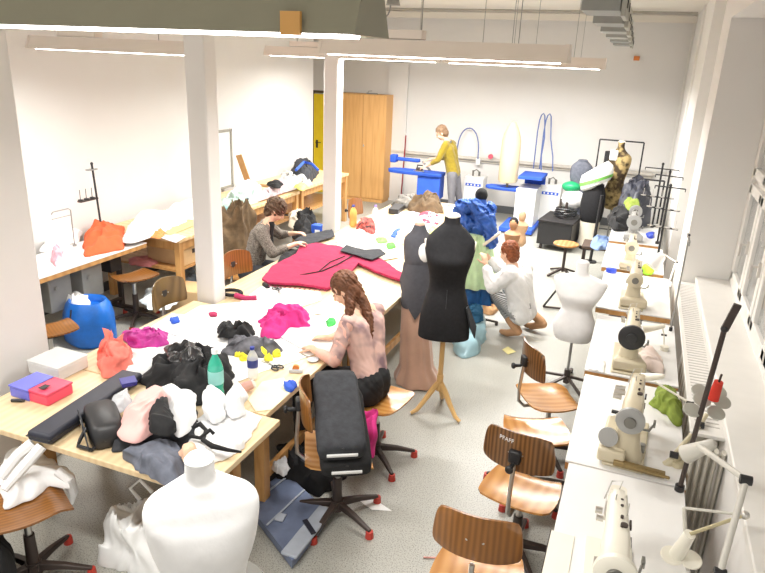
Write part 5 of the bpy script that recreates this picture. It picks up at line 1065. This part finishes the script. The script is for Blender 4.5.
# plastic bag with blue cloth at the draped form
o = heap('plastic_bag', 'pale blue translucent plastic bag at the foot of the black dress form', 'bag', [(452, 340), (456, 320), (470, 308), (484, 312), (486, 330), (478, 346), (462, 348)], .002, .30, mat('pale_blue_bag', L(168, 206, 218), .3, var=.1, bump=.3), 8, 8, .95)
heap('blue_cloth', 'petrol blue cloth in the mouth of the pale blue plastic bag', 'cloth', [(464, 312), (474, 304), (482, 308), (484, 318), (472, 320)], .22, .12, mat('petrol_cloth', L(30, 86, 120), .8, var=.3), 9, 10, .9)
heap('tan_shoe_bag', 'tan cloth bundle at the foot of the draped form', 'cloth', [(480, 300), (490, 296), (500, 304), (494, 312), (484, 310)], .002, .14, mat('tan_cloth', L(176, 136, 96), .9, var=.3), 10, 10, .9)
sheet('scrap', 'pale yellow scrap of paper on the floor in front of the crouching woman', 'scrap', [(502, 350), (508, 347), (516, 352), (508, 355)], .002, mat('pale_yellow', L(236, 226, 160), .8), .001, .006, 5, 20)
# bent tripod stand leg leaning by the white form
t = thing('folded_stand', 'black folded metal stand leaning beside the white dress form', 'stand', tuple(G(543, 308, 0)))
MB().bar((0, 0, .02), tuple(G(563, 282, .35)-G(543, 308, 0)), .025, .02).build('bar', BLACK, t); MB().bar((0, 0, .02), (.35, .05, .02), .02, .02).build('foot', STEELD, t)
# dark chest on castors
c = G(556, 252, 0); t = thing('storage_chest', 'black rectangular chest on castors near the steam generators', 'chest', (-1.02, 10.55, 0), R(-6))
MB().box((0, 0, .26), (.52, .74, .36)).build('body', BLACK, t, bevel=.012); MB().box((0, 0, .45), (.54, .76, .03)).build('lid', mat('dark_lid', L(34, 31, 32), .7), t, bevel=.006)
for a in (-.2, .2):
    for b in (-.3, .3): MB().cyl((a-.015, b, .04), (a+.015, b, .04), .04).cyl((a, b, .06), (a, b, .10), .012).build('castor', STEELD, t)
t = thing('hose_reel', 'coiled black hose and dark fittings on top of the black chest', 'hose', (-.96, 10.55, .468))
MB().tube([V(((.13+.008*(k % 7))*math.cos(k*.5), (.13+.006*(k % 5))*math.sin(k*.5), .02+.0028*k)) for k in range(50)], .014, 6).build('coil', BLACK, t)
MB().cyl((.0, .0, 0), (.0, 0, .24), .03, .02).cyl((-.08, 0, .0), (-.10, .02, .28), .014).build('fitting', STEELD, t)
t = thing('hose_reel', 'tangle of black cable on the floor right of the black chest', 'cable', (-.62, 11.0, .012)); MB().tube([V(((.14+.03*math.sin(k*1.9))*math.cos(k*.6), (.18+.04*math.sin(k*1.3))*math.sin(k*.6), .012+.003*k)) for k in range(46)], .012, 6).build('coil', BLACK, t); MB().cyl((0, 0, 0), (0, 0, .12), .05).build('hub', STEELD, t)
# steam generators
def steam(label, loc, w=.36, h=.70, rz=0):
    t = thing('steam_generator', label, 'steam generator', loc, rz, 'white steam generators at the back wall')
    MB().box((0, 0, h/2+.04), (w, .34, h)).build('body', WHITE, t, bevel=.01); MB().box((0, -.171, h*.86), (w*.8, .006, .05)).build('control_strip', BLUEC, t)
    for i in range(4): MB().box((-.10+i*.065, -.176, h*.86), (.03, .006, .026)).build('switch', WHITE, t)
    MB().cyl((-.06, 0, h+.04), (-.06, 0, h+.14), .018).cyl((.05, .04, h+.04), (.05, .04, h+.12), .022).tube([(-.06, 0, h+.12), (0, 0, h+.16), (.05, .04, h+.11)], .01).build('valve', mat('worn_hub', L(120, 118, 112), .4, .5), t)
    for a in (-1, 1): MB().cyl((a*w*.38, -.12, 0), (a*w*.38, -.12, .045), .03).build('foot', BLACK, t)
steam('white steam generator behind the ironing person', (-2.78, 12.0, 0)); steam('white steam generator right of the blue ironing table', (-1.38, 11.95, 0))
# ironing boards
t = thing('ironing_table', 'blue-topped suction ironing table with sleeve arm, under the ironing hands', 'ironing table', (-3.66, 11.2, 0))
bd = MB().loft([[V((x, y*w, z)) for x, w in ((-.55, .15), (-.50, .6), (-.3, .9), (.2, 1), (.45, .95), (.48, .8))] + [V((x, -y*w, z)) for x, w in ((.48, .8), (.45, .95), (.2, 1), (-.3, .9), (-.5, .6), (-.55, .15))] for z, y in ((.80, .17), (.86, .19))]); bd.build('board', BLUEC, t, bevel=.01)
MB().box((.25, .02, .60), (.42, .30, .40)).build('machine_body', BLUEC, t, bevel=.02); MB().box((.25, .02, .22), (.34, .3, .40)).build('pedestal', STEELG, t, bevel=.01); MB().box((.2, 0, .02), (.6, .4, .04)).build('foot', STEELG, t)
MB().bar((-.05, .25, 1.0), (-.50, .28, 1.0), .10, .06).box((-.56, .28, 1.0), (.12, .15, .14)).build('sleeve_arm', BLUEC, t, bevel=.02); MB().cyl((.2, .25, .8), (-.0, .25, 1.0), .02).build('arm_post', STEELG, t)
t = thing('iron', 'dark steam iron in the hand of the mustard-clad person', 'iron', (-3.60, 11.12, .862), R(10))
MB().loft([[V((x, y, z)) for x, y in ((-.11, 0), (-.05, -.045), (.08, -.05), (.08, .05), (-.05, .045))] for z in (0, .02)]).build('soleplate', CHROME, t); MB().box((.0, 0, .045), (.12, .07, .05)).build('body', STEELD, t, bevel=.01); MB().tube([(-.04, 0, .06), (-.04, 0, .11), (.05, 0, .11), (.05, 0, .06)], .012).build('handle', BLACK, t)
heap('clothes_pile', 'tan and grey clothes heaped on the far table before the blue ironing table', 'clothing', [(408, 206), (414, 198), (425, 195), (438, 198), (444, 208), (428, 210)], TZ+.004, .20, BROWN, 44, 8, .9)
CREAMC = mat('cream_cover', L(214, 196, 160), .85, var=.03)
t = thing('ironing_table', 'second ironing station with blue shelves and tall cream sleeve form', 'ironing table', (-1.83, 11.4, 0))
MB().box((.12, .1, .40), (.34, .62, .66)).build('cabinet', WHITE, t, bevel=.01); MB().box((.05, -.05, .06), (.56, .85, .08)).build('base_frame', BLUEC, t, bevel=.01)
MB().loft([[V((x, y*w, z)) for x, w in ((-.62, .2), (-.55, .7), (-.3, 1), (.1, 1))]+[V((x, -y*w, z)) for x, w in ((.1, 1), (-.3, 1), (-.55, .7), (-.62, .2))] for z, y in ((.66, .17), (.71, .19))]).build('lower_board', BLUEC, t, bevel=.01)
MB().box((.16, .12, .92), (.40, .66, .05)).box((.16, .42, .80), (.36, .04, .22)).build('upper_board', BLUEC, t, bevel=.008)
for i in range(3): MB().box((-.055, -.05+.0*i, .34+.09*i), (.01, .12, .05)).build('dial_panel', STEELD, t)
MB().cyl((-.24, -.05, .70), (-.24, -.05, .80), .02).build('sleeve_post', mat('worn_brass2', L(150, 140, 110), .4, .5), t)
o = MB().lathe([(.15, .80), (.165, .83), (.165, 1.2), (.16, 1.5), (.13, 1.62), (.09, 1.72), (.05, 1.80), (.03, 1.82)], (-.24, -.05, 0), 32); o.build('cream_form', CREAMC, t, angle=60)
for x0, x1 in ((.05, .10), (.16, .30)):
    MB().tube([(x0, .8, .95), (x0, .8, 1.3), (x0, .8, 1.6), (x0+.01, .82, 1.8), (x0+.03, .84, 1.89), (x0+.06, .86, 1.92), (x0+.09, .84, 1.88), (x0+.11, .8, 1.75), (x0+.14, .76, 1.5), (x1+.08, .7, 1.2), (x1+.12, .6, .96)], .011, 8).build('steam_hose', mat('hose_blue_grey', L(90, 110, 170), .5), t)
t = thing('wall_mounted_hose', 'blue-grey steam hose arching from the wall behind the ironing person', 'hose', (-3.0, 12.40, 0)); MB().tube([(-.07-.21*math.cos(PI*i/14), -.02, 1.0+.56*math.sin(PI*i/14)**.7) for i in range(15)], .011, 8).build('hose', mat('hose_blue_grey', L(90, 110, 170), .5), t); MB().box((.14, .02, .95), (.08, .06, .12)).build('wall_box', WHITE, t)
t = thing('measuring_pole', 'thin red pole leaning on the back wall pilaster', 'pole', (-4.34, 12.30, 0)); MB().cyl((0, 0, 0), (.02, .06, 1.33), .013).build('pole', mat('dark_red', L(150, 40, 50), .5), t); MB().cyl((0, 0, 0), (0, 0, .03), .02).build('foot', BLACK, t)
t = thing('valve_knob', 'small pink-red valve knob on the back wall rail', 'valve', (-2.62, 12.40, 1.07)); MB().cyl((0, 0, 0), (0, -.05, 0), .045).build('wheel', mat('rose_red', L(214, 90, 110), .5), t); MB().cyl((0, .04, 0), (0, 0, 0), .014).build('stem', CHROME, t)
# ================================================================ left tables
o = heap('orange_cover', 'orange cloth cover draped over a sewing machine on the left table', 'cloth', [(83, 252), (84, 236), (92, 224), (112, 222), (126, 228), (132, 244), (112, 250)], .762, .17, ORNG, 3, 5, 1.4, maxx=-4.80)
heap('pink_cloth', 'small pink and lilac cloth beside the small machine head on the left table', 'cloth', [(50, 258), (54, 246), (62, 246), (62, 258), (56, 264)], .762, .10, mat('pink_lilac', L(236, 176, 190), .9, var=.2, scale=20), 4, 14, .8)
heap('white_cloth', 'white paper roll pile behind the small machine head on the left table', 'cloth', [(40, 250), (46, 236), (70, 224), (84, 226), (78, 240), (60, 246)], .762, .07, CLOTHW, 45, 7, .7)
heap('white_cloth', 'big white cloth heap on the honey oak table, left side', 'cloth', [(122, 236), (132, 222), (150, 212), (176, 210), (186, 218), (164, 232), (146, 243)], .802, .15, CLOTHW, 46, 6, .8, maxx=-4.75)
heap('white_cloth', 'white plastic covered heap at the wall behind the column', 'cloth', [(160, 214), (176, 204), (192, 200), (208, 204), (200, 216), (180, 217)], .802, .15, CLOTHW, 47, 7, .8, maxx=-4.7)
sheet('cardboard_sheet', 'flat brown cardboard folder on the honey oak table', 'cardboard', [(163, 232), (186, 219), (196, 220), (194, 226), (170, 236)], .803, CARD, .008, .0, 1, 2)
sheet('paper_sheet', 'grey-white magazine near the honey oak table edge', 'paper', [(161, 238), (172, 233), (186, 237), (176, 243)], .803, mat('magazine', L(208, 212, 222), .5, var=.1, scale=30), .004, .0, 1, 2, g1)
heap('orange_pouch', 'small orange and red notions on the honey oak table', 'pouch', [(150, 236), (158, 229), (166, 230), (160, 238)], .803, .05, mat('orange_print', L(222, 140, 80), .8, var=.3, scale=30), 5, 14, .8, nt=36, nr=8)
t = thing('cardboard_box', 'brown cardboard box on the shelf of the honey oak table', 'box', (-4.80, 6.0, .434)); MB().box((0, 0, .12), (.5, .5, .24)).build('body', CARD, t, bevel=.004); MB().box((.02, 0, .245), (.5, .4, .012)).build('flap', CARD, t); MB().box((.252, 0, .14), (.003, .2, .05)).build('print', STEELD, t)
heap('pink_cloth', 'faded pink cloth lying on the honey oak table shelf edge', 'cloth', [(128, 258), (150, 254), (158, 262), (150, 266), (130, 264)], .434, .04, mat('faded_pink', L(206, 130, 130), .9), 6, 8, .6)
t = thing('cardboard_box', 'open cardboard box on the floor beside the dark wooden chair seat', 'box', (-4.42, 5.62, 0), R(10)); MB().box((0, 0, .13), (.42, .34, .26)).build('body', CARD, t, bevel=.004); MB().box((-.1, -.2, .27), (.2, .1, .005)).box((.2, 0, .262), (.08, .3, .005)).build('flap', CARD, t)
heap('paper_pile', 'pile of papers spilling from the floor box near the column', 'paper', [(140, 300), (148, 288), (170, 286), (182, 296), (170, 308), (150, 308)], .275, .06, PAPERB, 7, 9, .6)
heap('magazine_pile', 'bluish magazines piled on the floor under the honey oak table', 'magazine', [(176, 284), (186, 272), (194, 268), (196, 282), (186, 290)], .002, .16, mat('magazine_blue', L(150, 170, 190), .6, var=.4, scale=14), 8, 9, .6)
# worktable clutter
gg = 'pale clothes heaped on the oak worktables'
for i, (poly, h, m, lab) in enumerate((
    (((222, 222), (232, 196), (262, 190), (274, 200), (262, 216), (240, 226)), .22, mat('pale_mint_cloth', L(176, 200, 190), .9, var=.06, scale=8), 'pale mint cloth heap behind the hair of the woman in grey'),
    (((262, 206), (276, 184), (300, 178), (316, 186), (306, 198), (284, 208)), .22, mat('pale_rose_cloth', L(206, 186, 190), .9, var=.25, scale=9, bump=.3), 'pale rose and white cloth heap before the yellow door'),
    (((270, 190), (284, 172), (304, 170), (312, 180), (296, 186)), .26, mat('soft_white_fur', (.60, .59, .57), .95, var=.3, scale=12, bump=.4), 'fluffy white heap at the wall behind the woman in grey'),
    (((222, 200), (236, 186), (256, 182), (262, 190), (240, 198)), .25, CLOTHW, 'white plastic wrapped heap below the leaning mirror'))):
    heap('clothes_heap', lab, 'clothing', poly, .825 if i in (0, 3) else .842, h*.62, m, 50+i, 8, .8, gg, maxx=-4.68)
o = heap('black_bag', 'black travel bag with blue strap on the far worktable', 'bag', [(288, 182), (292, 167), (306, 162), (320, 168), (322, 180), (304, 184)], .842, .24, CLCHAR, 55, 7, .9, maxx=-4.7)
MB().tube([G(296, 170, 1.12), G(304, 162, 1.16), G(312, 164, 1.16), G(318, 170, 1.1)], .02).build('strap', BLUEC, o)
heap('black_scarf', 'black scarf tangle on the white heap', 'scarf', [(266, 184), (274, 180), (284, 183), (278, 188)], .96, .05, CLBLK, 56, 12, .8, nt=40, nr=9)
heap('lime_cloth', 'lime coloured cloth next to the black travel bag', 'cloth', [(294, 186), (302, 182), (308, 186), (302, 190)], .90, .06, mat('pale_lime', L(222, 232, 130), .9), 57, 12, .8, nt=36, nr=8)
t = thing('mirror', 'narrow white framed mirror leaning on the left wall', 'mirror', (-5.52, 8.05, .86), 0)
MB().box((-.03, -.17, .40), (.03, .035, .84)).box((-.03, .17, .40), (.03, .035, .84)).box((-.03, 0, .80), (.03, .37, .035)).box((-.03, 0, .0), (.03, .37, .035)).build('frame', mat('grey_white_frame', L(150, 148, 138), .5), t, bevel=.004); MB().box((-.035, 0, .4), (.006, .31, .78)).build('glass', mat('mirror_glass', (.86, .87, .86), .45, .3), t)
t = thing('wooden_board', 'thin wooden board leaning right of the mirror', 'board', (-5.45, 8.50, .86)); MB().bar((0, 0, 0), (-.12, -.06, .42), .10, .015).build('board', OAK, t)
# bags under worktables
heap('black_bag', 'black backpack under the worktable beside the far column', 'bag', [(292, 232), (296, 216), (310, 210), (318, 222), (314, 236), (302, 238)], .433, .25, CLBLK, 58, 8, .9)
heap('cream_bag', 'cream cloth bag hanging under the worktable right of the woman in grey', 'bag', [(288, 222), (292, 212), (304, 212), (304, 222), (296, 226)], .433, .16, CREAM, 59, 8, .9)
t = thing('carton', 'small blue and white carton beside the far column', 'carton', tuple(G(318, 232, .54))); MB().box((0, 0, 0), (.14, .12, .20)).build('body', BLUEC, t, bevel=.004); MB().box((.02, -.062, .0), (.07, .003, .09)).build('white_print', PAPER, t)
# brown coat and bag hung at the worktable corner
heap('hanging_coat', 'brown coat hanging over the worktable corner behind the column', 'coat', [(-4.62, 6.30), (-4.40, 6.22), (-4.22, 6.40), (-4.20, 6.75), (-4.36, 6.95), (-4.62, 6.85)], .42, .62, BROWN, 60, 7, 1.2, world=True)
heap('patterned_bag', 'white and brown patterned bag below the brown coat', 'bag', [(228, 262), (230, 244), (244, 240), (252, 252), (250, 268), (240, 272)], .10, .42, mat('patterned_white', L(216, 206, 200), .8, var=.25, scale=12), 61, 7, 1.0)

t = thing('ribbon', 'broken red and white ribbon pieces on the floor at the bottom edge', 'ribbon', tuple(G(440, 563, .002)))
MB().tube([(-.10, 0, .004), (-.02, .03, .005), (.05, .02, .004), (.12, .07, .004), (.19, .08, .004)], .005, 6).build('strand', mat('red_white_twist', L(206, 150, 140), .8, var=.4, scale=40), t)
heap('white_rag', 'small white cloth scrap on the floor by the satin train', 'cloth', [(426, 358), (432, 356), (434, 361), (428, 363)], .002, .03, CLOTHW, 19, 14, .7, nt=28, nr=7)

heap('grey_cloth', 'grey folded cloth on the oak worktable edge beside the pale rose heap', 'cloth', [(258, 206), (268, 198), (278, 200), (270, 208)], .90, .05, CLGREY, 70, 12, .8, nt=40, nr=9, maxx=-4.66)
heap('teal_cloth', 'faint teal folded cloth low on the worktable beside the column', 'cloth', [(222, 212), (232, 206), (246, 206), (240, 216), (228, 220)], .88, .05, mat('faint_teal', L(150, 196, 196), .9), 71, 10, .8, nt=40, nr=9, maxx=-4.64)
